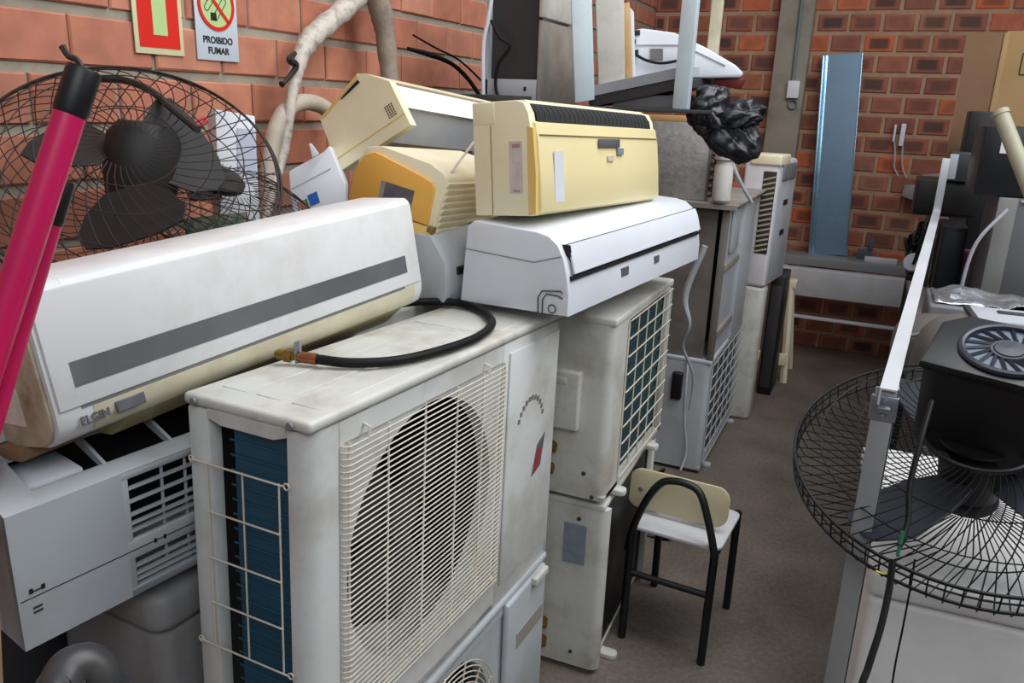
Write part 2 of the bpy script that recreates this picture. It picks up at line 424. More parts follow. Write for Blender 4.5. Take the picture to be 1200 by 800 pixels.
MORTAR = mat('grey_mortar', (160, 152, 136), .9, dirt=.4, dcol=(100, 90, 74), scale=12, bump=.4)
MORTARB = mat('brown_mortar', (172, 142, 116), .9, dirt=.4, dcol=(112, 82, 62), scale=12, bump=.6)
BR1 = brick_mat('salmon_brick', [(172, 106, 82), (192, 124, 98), (200, 134, 108), (184, 114, 90), (204, 142, 116)], .12)
BR2 = brick_mat('burnt_brick', [(148, 88, 68), (158, 94, 70), (166, 102, 76), (142, 84, 66), (170, 114, 90), (204, 100, 58)], 1.0)
Y0 = -1.2
brick_wall('wall_left', (XW, Y0, 0), (0, 1, 0), (1, 0, 0), YB - Y0 + .12, 0, 3.1, .1365, .025, .2425, .009, 1.391 - Y0 + .004, 1.8, [BR1, MORTAR], seed=3)
brick_wall('wall_back', (XW, YB, 0), (1, 0, 0), (0, -1, 0), 5.1, 0, 3.1, .1365, .026, .2165, .022, .043 + 1.8, 1.771, [BR2, MORTARB], chamfer=.007, seed=9)
col = MB().box(-.865, -.632, YB - .1, YB + .1, 0, 3.1, .006); col = col.build('trim_1', CONC); struct(col); tag(col, 'bare concrete column against the back brick wall', None)
cd = thing('electrical_conduit', 'grey conduit with a white junction box on the concrete column', 'conduit', aty(930, 112, YB - .1))
yc = YB - .115
MB().tube([aty(942, -30, yc) - cd.location, aty(940, 0, yc) - cd.location, aty(929, 96, yc) - cd.location], .012, 10).build('conduit_pipe', CONDUIT, cd)
p = aty(930, 105, yc) - cd.location
MB().box(p.x - .042, p.x + .04, p.y - .03, p.y + .02, p.z - .06, p.z + .06, .006).build('junction_box', PAPER, cd)
p = aty(929, 122, yc) - cd.location
MB().ring((p.x, p.y, p.z), .03, .006, (0, 1, 0)).build('cable_loop', CONDUIT, cd)

# ------------------------------------------------------------------ signs on the left wall
def wall_yz(u, v):
    q = atx(u, v, XW + .002); return q.y, q.z
ya, za = wall_yz(158, 62); yb_, zb_ = wall_yz(215, 66)
W = yb_ - ya; zb0 = (za + zb_) / 2
s = thing('safety_sign', 'red and pale green rectangular sign on the brick wall', 'sign', (XW + .004, ya, zb0))
hS = W * 1.65
MB().box(0, .003, 0, W, 0, hS, .0008).build('sign_plate', SIGNEDGE, s)
fr = .085 * W
MB().box(.003, .0042, fr, W - fr, fr * 1.2, hS - fr).build('red_field', SIGNRED, s)
MB().box(.0042, .0052, W * .37, W * .66, W * .30, hS - W * .3).build('green_bar', SIGNGREEN, s)
ya, za = wall_yz(230.5, 70); yb_, zb_ = wall_yz(279, 72.5)
W = yb_ - ya; zb0 = (za + zb_) / 2; hS = W * 1.42
s = thing('no_smoking_sign', 'white no smoking sign with a red barred circle on the brick wall', 'sign', (XW + .004, ya, zb0))
MB().box(0, .003, 0, W, 0, hS, .0008).build('sign_plate', SIGNWHITE, s)
cy, cz, r = W * .5, W * .93, W * .43
MB().lathe([(0, .0042), (r * .98, .0042), (r * .98, .003)], (0, cy, cz), (1, 0, 0), 48).build('pale_disc', SIGNGREEN, s)
MB().lathe([(r, .003), (r, .006), (r * .86, .006), (r * .86, .003)], (0, cy, cz), (1, 0, 0), 48).build('red_ring', SIGNRED, s)
Mx = Matrix.Translation((0, cy, cz)) @ Matrix.Rotation(R(-45), 4, 'X')
pic = MB()
for k, a in enumerate((-.12, .16)):
    Mc = Matrix.Translation((0, cy, cz)) @ Matrix.Rotation(R(52), 4, 'X')
    pic.tube([Mc @ Vector((.0046, yy, zz)) for yy, zz in rrect(-r * .55, r * .5, a * r * 2 - r * .12, a * r * 2 + r * .12, r * .1)], r * .02, 4, True)
pic.tube(smooth([(.0046, cy - r * .5, cz + r * .1), (.0046, cy - r * .55, cz + r * .45), (.0046, cy - r * .25, cz + r * .6)], 5), r * .02, 4)
pic.box(.0042, .0048, cy - r * .34, cy - r * .02, cz - r * .62, cz - r * .32)
pic.build('cigarette_pictogram', SIGNBLACK, s)
MB().box(.0048, .006, -r * .9, r * .9, -r * .07, r * .07, 0, 2, Mx).build('red_bar', SIGNRED, s)
text_part('PROIBIDO', 'lettering', W * .155, SIGNBLACK, s, Matrix.Translation((.0034, W * .5, W * .29)) @ FACEX, align='CENTER', bold=.0007)
text_part('FUMAR', 'lettering', W * .155, SIGNBLACK, s, Matrix.Translation((.0034, W * .5, W * .115)) @ FACEX, align='CENTER', bold=.0007)

# ------------------------------------------------------------------ outdoor condensing units
def grid_wires(mb, x, ys, zs, y0, y1, z0, z1, r, n=5):
    for y in ys: mb.tube([(x, y, z0), (x, y, z1)], r, n)
    for z in zs: mb.tube([(x + r, y0, z), (x + r, y1, z)], r, n)

D_, L_, H_ = .26, .976, .695
A = thing('condenser_unit', 'white outdoor condenser with square wire grille, upper of the nearest stack', 'air conditioner', (-1, .891, .577), (-1.9, -.1, -1.8))
cs = MB()
cs.box(0, .048, 0, .03, 0, .672, .005)
cs.prism(arc(D_ - .04, .04, .04, -90, 0, 6) + [(D_, .072), (.215, .072), (.215, 0)], 'z', 0, .672)
cs.box(D_ - .012, D_, .07, .085, 0, .672)
cs.box(D_ - .012, D_, .085, .66, .632, .672); cs.box(D_ - .012, D_, .085, .66, 0, .085)
cs.box(D_ - .012, D_, .66, L_, 0, .672, .003)
cs.holed(D_ - .006, .07, .67, .07, .65, .36, .36, .262)
cs.box(0, D_, 0, L_, 0, .012); cs.box(0, .012, .5, L_, 0, .672); cs.box(0, D_, L_ - .012, L_, 0, .672); cs.box(.0, .05, .03, .045, 0, .06)
cs.build('casing', WHITE, A)
ld = MB().box(-.004, D_ + .005, -.005, L_ + .004, .674, .695, .008, 3)
ld.prism([(.05, .660), (.08, .652), (.19, .652), (.215, .660), (.215, .676), (.05, .676)], 'y', -.004, .004)
for k in range(3): ld.box(.03 + .075 * k, .085 + .075 * k, .05, .60, .694, .6965, .0012, 1)
ld.box(.03, .235, .64, .93, .694, .6965, .0012, 1)
ld.build('lid', OFFWHITE, A)
for x in (.024, .228):
    MB().lathe([(0, .004), (.006, .004), (.0075, 0)], (x, -.0065, .684), (0, -1, 0), 12).build('screw', GREY, A)
co_ = MB()
co_.prism([(.08, .03), (.09, .014), (.205, .014), (.212, .03), (.212, .06), (.08, .06)], 'z', .01, .668)
for k in range(24): co_.tube([(.082, .013, .03 + k * .027), (.21, .013, .03 + k * .027)], .0018, 6)
co_.build('coil', COIL, A)
g = MB()
grid_wires(g, -.010, [], [], 0, 0, 0, 0, .002)
for x in (.05, .128, .205): g.tube([(x, -.010, .237), (x, -.010, .583)], .0017, 6)
for k in range(5):
    z = .237 + .0865 * k; e = k in (0, 4)
    g.tube([(.017 if e else .05, -.0135, z), (.218 if e else .207, -.0135, z)], .0017, 6)
for x in (.017, .222):
    for z in (.237, .583): g.ring((x, -.012, z), .0055, .0014, (0, 1, 0), 12, 5)
g.build('coil_guard', WIREW, A)
g = MB()
xg = D_ + .014
for k in range(49):
    z = .092 + k * .0112
    g.tube([(D_ - .004, .074, z), (D_ + .006, .074, z), (xg, .083, z), (xg, .645, z), (D_ + .004, .653, z)], .0016, 5)
for y in (.083, .195, .315, .435, .545, .644): g.tube([(xg - .003, y, .085), (xg - .003, y, .637)], .0021, 5)
for y, z in ((.13, .637), (.56, .637)): g.tube([(xg, y, z - .01), (xg, y + .006, z + .01), (D_, y + .006, z + .014)], .0028, 5)
g.build('fan_grille', WIREW, A)
fb = MB()
fb.lathe([(0, .03), (.05, .028), (.055, 0), (.055, -.06)], (.17, .36, .36), (1, 0, 0))
for k in range(3):
    Mk = Matrix.Translation((.16, .36, .36)) @ Matrix.Rotation(R(120 * k + 20), 4, 'X')
    fb.prism([(.03, -.05), (.12, -.10), (.23, -.07), (.24, .05), (.14, .10), (.03, .05)], 'x', -.004, .004, 0, 2, Mk @ Matrix.Rotation(R(18), 4, 'Y'))
fb.build('fan', DGREY, A)
MB().box(.02, .03, .02, L_ - .02, .02, .66).box(.03, D_ - .02, .66, .67, .02, .66).build('inner_bulkhead', DARK, A)
MB().box(D_, D_ + .006, .685, .962, .05, .648, .004).build('service_panel', WHITE, A)
bd = MB(); bd.X = None
for k in range(11):
    a = R(20 + 13 * k); y = .81 + .09 * math.cos(a) * .85; z = .42 + .085 * math.sin(a)
    bd.box(D_ + .006, D_ + .0072, y - .007, y + .005, z - .006, z + .006)
bd.build('arc_lettering', mat('worn_print', (120, 112, 112), .6), A)
bg = thing_badge = MB(); bg.m = 0
bg.prism([(.835, .285), (.885, .300), (.905, .385), (.86, .365)], 'x', D_ + .006, D_ + .0075); bg.m = 1
bg.prism([(.845, .292), (.866, .30), (.884, .345), (.862, .355)], 'x', D_ + .0075, D_ + .0085)
bg.build('badge', [LABELD, RED], A)

A2 = thing('condenser_unit', 'white outdoor condenser with round grille, lower of the nearest stack', 'air conditioner', (-1, .891, 0), (0, 0, -1.8))
H2 = .548
cs = MB()
cs.box(0, .05, 0, .03, 0, H2 - .02, .004); cs.prism(arc(D_ - .04, .04, .04, -90, 0, 6) + [(D_, .06), (.172, .05), (.215, 0)], 'z', 0, H2 - .02)
cs.box(D_ - .012, D_, .06, L_, H2 - .05, H2 - .02); cs.holed(D_ - .004, .06, L_ - .01, .02, H2 - .022, .42, .275, .238)
cs.box(0, .012, .04, L_, 0, H2 - .02); cs.box(0, D_, L_ - .012, L_, 0, H2 - .02); cs.box(0, D_, 0, L_, 0, .015)
cs.build('casing', GREYW, A2)
MB().box(-.004, D_ + .006, -.004, L_ + .006, H2 - .025, H2, .010, 3).build('lid', GREYW, A2)
MB().box(D_ - .002, D_ + .016, .72, .955, .04, H2 - .02, .008, 3).build('service_panel', GREYW, A2)
MB().box(D_ + .014, D_ + .03, .86, .94, H2 - .04, H2 - .018, .004).build('handle', WHITE, A2)
MB().box(D_ + .016, D_ + .0175, .775, .94, .365, .41).build('label', mat('grey_label_strip', (150, 146, 138), .5), A2)
g = MB()
for k in range(18): g.ring((D_ + .012 + .012 * (1 - (k / 18) ** 2), .42, .275), .035 + k * .0125, .0017, (1, 0, 0), 56, 5)
for k in range(8):
    a = PI * k / 8; g.tube([(D_ + .01, .42 - .247 * math.cos(a), .275 - .247 * math.sin(a)), (D_ + .022, .42, .275), (D_ + .01, .42 + .247 * math.cos(a), .275 + .247 * math.sin(a))], .0022, 5)
g.build('fan_grille', WIREW, A2)
fb = MB(); fb.lathe([(0, .03), (.045, .028), (.05, 0), (.05, -.06)], (.17, .40, .262), (1, 0, 0))
for k in range(3):
    Mk = Matrix.Translation((.16, .40, .262)) @ Matrix.Rotation(R(120 * k + 50), 4, 'X')
    fb.prism([(.03, -.05), (.12, -.09), (.20, -.07), (.21, .05), (.14, .09), (.03, .05)], 'x', -.004, .004, 0, 2, Mk @ Matrix.Rotation(R(18), 4, 'Y'))
fb.build('fan', DGREY, A2)
MB().box(.02, .03, .02, L_ - .02, .02, H2 - .03).build('inner_bulkhead', DARK, A2)

def coil_condenser(label, loc, rz, D, L, H, ypost, coilm, gm, casing, ny, nz, wire=.0024, grid=True, ytop=.02, endpost=.03):
    t = thing('condenser_unit', label, 'air conditioner', loc, (0, 0, rz))
    c = MB()
    c.box(0, D - .06, 0, .012, .02, H - .02)
    c.prism(arc(D - .03, .03, .03, -90, 0, 5) + [(D, ypost), (D - .02, ypost), (D - .02, .03), (D - .06, .03), (D - .06, 0)], 'z', .02, H - .02)
    c.box(0, .012, 0, L, .02, H - .02); c.box(0, D, L - .012, L, .02, H - .02); c.box(D - .02, D, L - endpost, L, .02, H - .02, .003)
    if grid: c.box(D - .02, D, ypost, L, H - .032, H - .02, .003)
    c.box(0, D if grid else D - .02, 0.001, L, .02, .034)
    c.build('casing', casing, t)
    MB().box(-.001, D + .003 if grid else D - .012, -.002, L + .002, H - .022, H, .006, 3).build('lid', casing, t)
    cc = MB().box(D - .05, D - .024, ypost - .01, L - .02, .03, H - .03)
    k = 0
    while grid and .05 + k * .028 < H - .05:
        cc.tube([(D - .023, ypost, .05 + k * .028), (D - .023, L - .02, .05 + k * .028)], .004, 6); k += 1
    cc.build('coil', coilm, t)
    if grid:
        g = MB(); y0, y1, z0, z1 = ypost - .012, L - endpost + .008, .052, H - .03
        for i in range(ny + 1): g.tube([(D + .004, y0 + (y1 - y0) * i / ny, z0), (D + .004, y0 + (y1 - y0) * i / ny, z1)], wire, 6)
        for i in range(nz + 1): g.tube([(D + .008, y0, z0 + (z1 - z0) * i / nz), (D + .008, y1, z0 + (z1 - z0) * i / nz)], wire, 6)
        g.build('coil_guard', gm, t)
    for y in ((.10, L - .16) if grid else (.10,)):
        MB().prism(rrect(D - .12, D + .035, y, y + .04, .018), 'z', .0, .018, .003).build('foot', casing, t)
    return t

Bc = coil_condenser('cream white condenser with green coil behind white grid, upper one behind the nearest stack', (-.9, 2.052, .612), 0, .29, .64, .578, .135, TEAL, WIREW, OFFWHITE, 5, 9)
b_ = MB().box(.07, .205, -.028, .005, .235, .415, .008, 3); b_.box(.10, .165, -.031, -.026, .375, .395, .002); b_.build('handle_cover', OFFWHITE, Bc)
for z, x in ((.10, .12), (.17, .125)):
    vb = MB(); vb.cyl((x, -.05, z), (x, .0, z), .014, 12); vb.cyl((x - .03, -.03, z), (x + .02, -.03, z), .009, 10); vb.lathe([(0, .012), (.017, .010), (.017, 0)], (x, -.05, z), (0, -1, 0), 6); vb.build('valve', BRASS, Bc)
MB().tube(smooth([(.12, -.045, .10), (.09, -.06, .06), (.10, -.05, .19), (.125, -.045, .24)], 6), .005, 8).build('copper_pipe', COPPER, Bc)
for x, z in ((.255, .03), (.225, .10)): MB().lathe([(0, .003), (.006, .003), (.007, 0)], (x, -.001, z), (0, -1, 0), 10).build('screw', DGREY, Bc)

Cc = coil_condenser('off white condenser with an open black side, lower one beside the small chair', (-.889, 2.074, 0), 2, .29, .62, .606, .035, BLACK, WIREB, OFFWHITE, 6, 9, grid=False)
MB().box(.155, .226, -.003, .0, .39, .525).build('label', LABELG, Cc)
for z in (.09, .16):
    vb = MB(); vb.cyl((.105, -.045, z), (.105, .0, z), .014, 12); vb.cyl((.08, -.03, z), (.125, -.03, z), .009, 10); vb.build('valve', BRASS, Cc)
for x, z in ((.20, .545), (.2, .07)): MB().lathe([(0, .003), (.006, .003), (.007, 0)], (x, -.001, z), (0, -1, 0), 10).build('screw', DGREY, Cc)

Dc = coil_condenser('grey white condenser with grid side standing on the floor under the grimy chassis', (-.935, 3.73, 0), 0, .31, .93, .597, .05, mat('dim_grey_coil', (80, 80, 82), .6, dirt=.3), mat('grey_grid_wire', (176, 178, 182), .45), GREYW, 6, 8, .0035)
MB().box(.135, .185, -.03, .004, .38, .52, .008, 3).build('handle', BLACK, Dc)
MB().tube(smooth([(.2, -.01, .60), (.21, -.04, .45), (.215, -.03, .30), (.24, -.02, .12), (.23, -.06, .03)], 6), .006, 8).build('copper_pipe', LGREY, Dc)

# ------------------------------------------------------------------ indoor unit on top of the stacks (cool white)
E = thing('split_indoor_unit', 'cool white split air conditioner lying across both condenser stacks', 'air conditioner', (-.914, 1.731, 1.267), (.3, -1.7, -6.5))
LE = .93
prof = [(-.012, 0), (.292, 0), (.2935, .05), (.288, .09), (.278, .135), (.262, .165), (.238, .184), (.205, .192), (.03, .204), (.012, .19)]
MB().prism(prof, 'y', 0, LE, .004).build('body', BLUEW, E)
fpts = [(.3005, .012), (.3005, .05), (.294, .095), (.283, .14), (.268, .168), (.24, .187)]
def strip(mb, pts, y0, y1, t):
    """curved skin of thickness t following a profile in x-z"""
    n = len(pts); o = []
    for i, (x, z) in enumerate(pts):
        a = pts[max(i - 1, 0)]; c = pts[min(i + 1, n - 1)]; dx, dz = c[0] - a[0], c[1] - a[1]; l = math.hypot(dx, dz); o.append((x + dz / l * -t * -1, z - dx / l * t))
    return mb.prism(pts + o[::-1], 'y', y0, y1)
st = MB(); strip(st, [(.2935, .098), (.2885, .118), (.282, .142), (.272, .163)], .022, LE - .02, .005); st.build('front_flap', BLUEW, E)
MB().tube([(.2722, .02, .1645), (.2722, LE - .02, .1645)], .0016, 5).build('flap_seam', DGREY, E)
MB().box(.285, .2955, .014, LE - .02, .084, .093).build('outlet_slot', DARK, E)
MB().prism([(.018, .14), (.035, .12), (.020, .165)], 'x', .26, .285).build('flap_notch', DARK, E)
for y0, w, h, m_ in ((.30, .045, .022, LABELD), (.53, .035, .02, LABELD)):
    MB().box(.290, .2952, y0, y0 + w, .045, .045 + h).build('sticker', m_, E)
mb = MB()
for r0 in (0, .012):
    mb.tube([(.215 + r0, -.004, .0), (.215 + r0, -.004, .04 - r0 * .4), (.225 + r0, -.004, .055 - r0 * .5), (.275 - r0 * .6, -.004, .06 - r0), (.28, -.004, .055 - r0)], .0016, 5)
mb.ring((.252, -.003, .015), .010, .0014, (0, 1, 0), 14, 5)
mb.build('knockout_outline', DGREY, E)
MB().tube([(0.0, -.0012, .135), (.20, -.0012, .12), (.272, -.0012, .14)], .0012, 4).build('seam', GREY, E)

# ------------------------------------------------------------------ ELGIN unit
F = thing('split_indoor_unit', 'long dusty white split air conditioner with grey stripe, tilted against the nearest condenser', 'air conditioner', (-1.23, .74, 1.257), (3.6, -8.2, -6.8))
LF = .885
prof = [(0, -.055), (.06, -.062), (.135, -.055), (.163, -.043), (.176, -.022), (.18, 0), (.18, .18), (.176, .19), (.168, .197), (.04, .205), (.02, .20), (0, .185)]
bm_ = MB()
bm_.prism([(0, -.055), (.075, -.055), (.075, -.02), (.165, -.02), (.18, 0), (.18, .18), (.176, .19), (.168, .197), (.04, .205), (.02, .20), (0, .185)], 'y', .06, LF - .03)
bm_.prism(prof, 'y', 0, .062, .003); bm_.prism(prof, 'y', LF - .035, LF, .003)
bm_.build('body', ELGINW, F)
lsk = MB(); strip(lsk, [(.15, -.05), (.166, -.041), (.177, -.022), (.1805, -.002)], .058, LF - .028, -.006); lsk.build('lower_skin', mat('creamy_dusty_plastic', (214, 207, 180), .4, dirt=.4, dcol=(165, 140, 100), scale=8), F)
fpn = MB().box(.1795, .1845, .006, LF - .006, .004, .184, .0025).build('front_panel', ELGINW, F)
MB().box(.1845, .1855, .037, .832, .034, .073).build('grey_stripe', STRIPE, fpn)
MB().box(.1790, .1812, .04, .82, -.001, .0035).build('panel_seam', GREY, F)
MB().prism([(.045, -.05), (.055, -.086), (.095, -.086), (.157, -.046), (.155, -.036), (.10, -.036)], 'y', .12, LF - .05).build('louver', YELLOWED, F)
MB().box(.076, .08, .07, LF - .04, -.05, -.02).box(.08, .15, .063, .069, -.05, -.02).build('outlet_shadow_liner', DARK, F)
MB().box(.176, .1815, .092, .142, -.028, -.010, .001, 1, Matrix.Translation((.0012, 0, 0))).build('display_label', LABELD, F)
text_part('ELGIN', 'brand_lettering', .0195, LABELD, F, Matrix.Translation((.1802, .033, -.027)) @ FACEX, .0012, sx=.9, bold=.0001)
ec = MB(); ec.prism([(p_[0] * .93 + .004, p_[1] * .95) for p_ in prof], 'y', -.006, .001, .002); ec.build('end_cap', mat('brown_stained_plastic', (190, 176, 154), .5, dirt=.75, dcol=(120, 88, 60), scale=13), F)
MB().box(.02, .10, -.0085, -.006, -.02, .09).build('label', LABEL, F)
MB().box(-.05, .02, -.03, .05, -.055, .05, .004).build('mounting_bracket', OFFWHITE, F)
MB().box(-.005, .08, -.02, .09, -.078, -.056, .004).build('foam_pad', FOAM, F)

# ------------------------------------------------------------------ louvered unit under it
G = thing('ceiling_indoor_unit', 'white louvered air conditioner tilted under the long dusty split unit', 'air conditioner', (-1.354, .70, .914), (1.3, 3.3, -10.2))
LG, DG, HG = .46, .25, .241
bg = MB()
bg.prism([(0, 0), (.2498, 0), (.2498, .235), (.25, .241), (.10, .285), (0, .285)], 'y', 0, .055)
bg.box(DG - .012, DG + .0002, .0, .178, .0, .241); bg.prism([(.02, 0), (.06, 0), (.06, .26), (.02, .26)], 'y', .05, LG)
bg.box(.02, DG, .05, LG, 0, .012); bg.box(DG - .02, DG, .05, LG, .225, .241, .004); bg.box(DG - .012, DG, .17, LG, .072, .108, .003); bg.box(DG - .012, DG, .17, LG, 0, .014)
bg.box(.02, DG, LG - .012, LG, 0, .26)
bg.prism([(.232, .238), (.25, .241), (.22, .2500), (.21, .248)], 'y', .05, LG); bg.prism([(.10, .272), (.14, .268), (.14, .278), (.10, .286)], 'y', .05, LG)
bg.prism([(.0, .272), (.11, .272), (.11, .285), (.0, .285)], 'y', .05, LG)
for y in (.17, .29, .40): bg.prism([(.12, .26), (.235, .232), (.235, .243), (.12, .280)], 'y', y, y + .006)
bg.build('body', GREYW, G)
MB().box(.06, .07, .055, LG - .015, .012, .27).build('inner_liner', DARK, G)
sl = MB()
for z in (.203, .178, .153, .136, .122): sl.box(DG - .012, DG - .003, .178, LG - .01, z, z + .003)
for z in (.052, .036, .024): sl.box(DG - .012, DG - .003, .178, LG - .01, z, z + .003)
for y in (.255, .30, .37, .43): sl.tube([(DG - .016, y, .01), (DG - .010, y, .235)], .003, 6)
sl.box(DG - .03, DG - .001, .172, .19, .010, .232, .002)
sl.build('louver', GREYW, G)
MB().box(DG - .003, DG + .0006, .004, LG, .0885, .0905).build('panel_seam', DGREY, G)
MB().box(DG - .001, DG + .002, .018, .023, .098, .106).box(DG - .001, DG + .002, .036, .041, .098, .106).box(DG, DG + .0012, .023, .036, .099, .101).build('latch', DARK, G)
MB().box(DG - .001, DG + .002, .225, .229, .086, .094).box(DG - .001, DG + .002, .243, .247, .086, .094).build('latch', DARK, G)
MB().box(DG, DG + .0008, .02, .034, .068, .072).box(DG, DG + .0008, .02, .034, .060, .064).build('print_mark', DGREY, G)
MB().box(.10, .19, .06, .15, .222, .243, .004).build('inner_tray', BLUEW, G)
MB().tube([(.05, -.01, .25), (.20, -.015, .16), (.20, -.015, .02)], .003, 6).build('cable', RUBBER, G)

# rounded casing below
K = thing('air_cooler_cover', 'rounded white casing with shade put into its colour, below the louvered air conditioner', 'casing', (-1.40, .90, 0), (0, 0, -4))
kb = MB().prism(rrect(0, .32, 0, .5, .035), 'z', 0, .78, .004); kb.build('lower_shell', mat('shade_toned_white_plastic', (140, 140, 140), .5, dirt=.45, dcol=(110, 102, 92)), K)  # colour darkened to hold the shade down here; the mottling is grime
MB().prism(rrect(-.008, .328, -.008, .508, .04), 'z', .785, .865, .02, 3).build('top_shell', mat('shade_toned_white_plastic', (140, 140, 140)), K)
MB().box(.19, .22, -.0015, .0, .55, .66).build('sticker', LABELG, K)
duct = thing('exhaust_pipe', 'dark grey plastic pipe elbow in front of the rounded white casing', 'pipe', (-1.2, .62, 0))
pp = [dep(66, 850, 1.12), dep(68, 812, 1.12), dep(80, 785, 1.14), dep(102, 778, 1.16), dep(118, 795, 1.17), dep(122, 835, 1.18)]
pts = [q - duct.location for q in pp]; base = [Vector((pts[0].x, pts[0].y, .4)), Vector((pts[0].x, pts[0].y, 0.0))]
MB().tube(smooth(base[::-1] + pts, 6), .030, 16).build('elbow', mat('mid_grey_pvc', (58, 59, 62), .35, dirt=.3), duct)
MB().tube([pts[1] + Vector((0, 0, -.03)), pts[1] + Vector((0, 0, .01))], .036, 16).build('collar', DGREY, duct)
kc = thing('shade_block', 'added black block that stands in for shade left of the rounded white casing', 'case', (-1.76, .42, 0))  # added dark box, stands in for the black shade in this corner
MB().box(0, .33, 0, .72, 0, .90, .01).build('body', BLACK, kc); MB().box(.33, .334, .05, .67, .05, .84, .002).build('side_panel', DGREY, kc); MB().box(.04, .29, -.004, .002, .05, .84, .002).build('front_panel', DARK, kc)
plank = thing('wooden_plank', 'brown plank leaning at the left beside the louvered air conditioner', 'plank', (-1.34, .55, 0))
a, b2 = dep(-12, 900, 1.08), dep(-28, 520, 1.2)
q0 = a - plank.location; q1 = b2 - plank.location; q0 = q1 + (q0 - q1) * ((q1.z) / (q1.z - q0.z))
MB().tube([q0, q1], .02, 4).build('board', FOAM, plank)

# ------------------------------------------------------------------ yellow unit on top
Hh = thing('split_indoor_unit', 'yellowed split air conditioner with open black vent, topmost on the cool white unit', 'air conditioner', (-.896, 1.75, 1.482), (-1.8, -5.2, -6.1))
LH = .775
prof = [(0, 0), (.160, 0), (.168, .01), (.165, .10), (.158, .205), (.153, .235), (.141, .258), (.12, .264), (0, .264)]
hb = MB()
hb.prism(prof, 'y', 0, .03, .003); hb.prism(prof, 'y', LH - .03, LH, .003)
hb.prism([(0, 0), (.16, 0), (.16, .2), (.12, .205), (.10, .264), (0, .264)], 'y', .03, LH - .03)
hb.prism([(.105, .256), (.132, .256), (.128, .266), (.105, .266)], 'y', .03, LH - .03)
hb.build('body', CREAM, Hh)
fp = MB(); fp.prism([(.158, .006), (.172, .006), (.178, .016), (.176, .10), (.172, .17), (.165, .212), (.156, .216), (.156, .2)], 'y', .012, LH - .004, .004); fp.build('front_panel', YELLOW, Hh)
MB().prism([(.150, .003), (.169, .004), (.171, .10), (.165, .200), (.150, .205)], 'y', -.0015, .013).build('panel_edge', AMBER, Hh)
vt = MB(); strip(vt, [(.160, .212), (.155, .236), (.142, .254), (.130, .259)], .034, LH - .034, -.01); vt.build('intake_vent', DARK, Hh)
vs_ = MB()
for k in range(26): vs_.tube([(.160, .05 + k * .0265, .213), (.1565, .05 + k * .0265, .236), (.143, .05 + k * .0265, .2545)], .0014, 4)
vs_.build('vent_bars', DGREY, Hh)
fpo = [o for o in Hh.children if o.name.startswith('front_panel')][0]
MB().box(.170, .1735, .02, LH - .01, .1845, .1862).build('panel_seam', SEAM, fpo)
MB().box(.1745, .1795, .33, .465, .158, .180, .002).build('badge', LABELD, fpo)
MB().box(.176, .1795, .385, .425, .122, .136).build('sticker', LABEL, fpo)
MB().box(.176, .1795, .45, .49, .138, .156).build('sticker', LABELG, fpo)
MB().prism([(.080, .028), (.128, .028), (.123, .148), (.078, .148)], 'x', .1762, .1785).build('sticker', PAPER, fpo)
rl_ = MB().box(.100, .135, -.0012, .001, .052, .172).build('rating_label', LABEL, Hh)
MB().box(.108, .13, -.0016, .0, .157, .166).build('printed_mark', mat('faded_brown_print', (176, 140, 124), .6), rl_)
MB().box(.110, .128, -.0016, 0, .056, .060).build('printed_mark', mat('faded_brown_print', (176, 140, 124)), rl_)
MB().box(.002, .062, -.002, .001, .213, .262, .001).build('corner_cover', CREAM, Hh)
MB().tube([(.050, -.001, .002), (.0505, -.001, .21)], .0013, 4).build('seam', SEAM, Hh)

# orange unit
J = thing('split_indoor_unit', 'orange yellowed air conditioner end with ribbed cream side, below the tilted cream unit', 'air conditioner', (-1.252, 1.704, 1.454), (-3.8, 12.1, 3.8))
jb = MB()
prof = [(0, 0), (.25, 0), (.25, .165), (.24, .178), (.20, .192)] + [(.06, .198), (.02, .185), (.004, .15)]
jb.prism(prof, 'y', .006, .5, .003); jb.build('body', CREAM2, J)
MB().prism([(.004, .046), (.232, .046), (.230, .135), (.22, .150), (.19, .158), (.07, .178), (.05, .180), (.024, .165), (.006, .13)], 'y', -.006, .008, .002).build('end_panel', ORANGE, J)
MB().prism([(.003, .002), (.246, .002), (.246, .043), (.003, .043)], 'y', -.004, .008, .002).build('lower_band', AMBER, J)
MB().box(.098, .18, -.0072, -.005, .055, .118).build('display_label', LABELD, J)
MB().box(.086, .096, -.0072, -.005, .06, .118).build('sticker', LABELG, J)
rb = MB()
for k in range(9): rb.box(.249, .254, .02, .49, .012 + k * .017, .021 + k * .017, .001, 1)
rb.build('side_ribs', CREAM2, J)
MB().box(.235, .2525, -.0075, .012, .030, .046, .002).build('corner_clip', mat('dirty_clip', (150, 125, 60), .5, dirt=.6), J)
MB().tube([dep(512, 190, 0) * 0 + Vector((.235, .06, .18)), Vector((.235, .17, .27))], .0035, 6).build('loose_rod', LABEL, J)

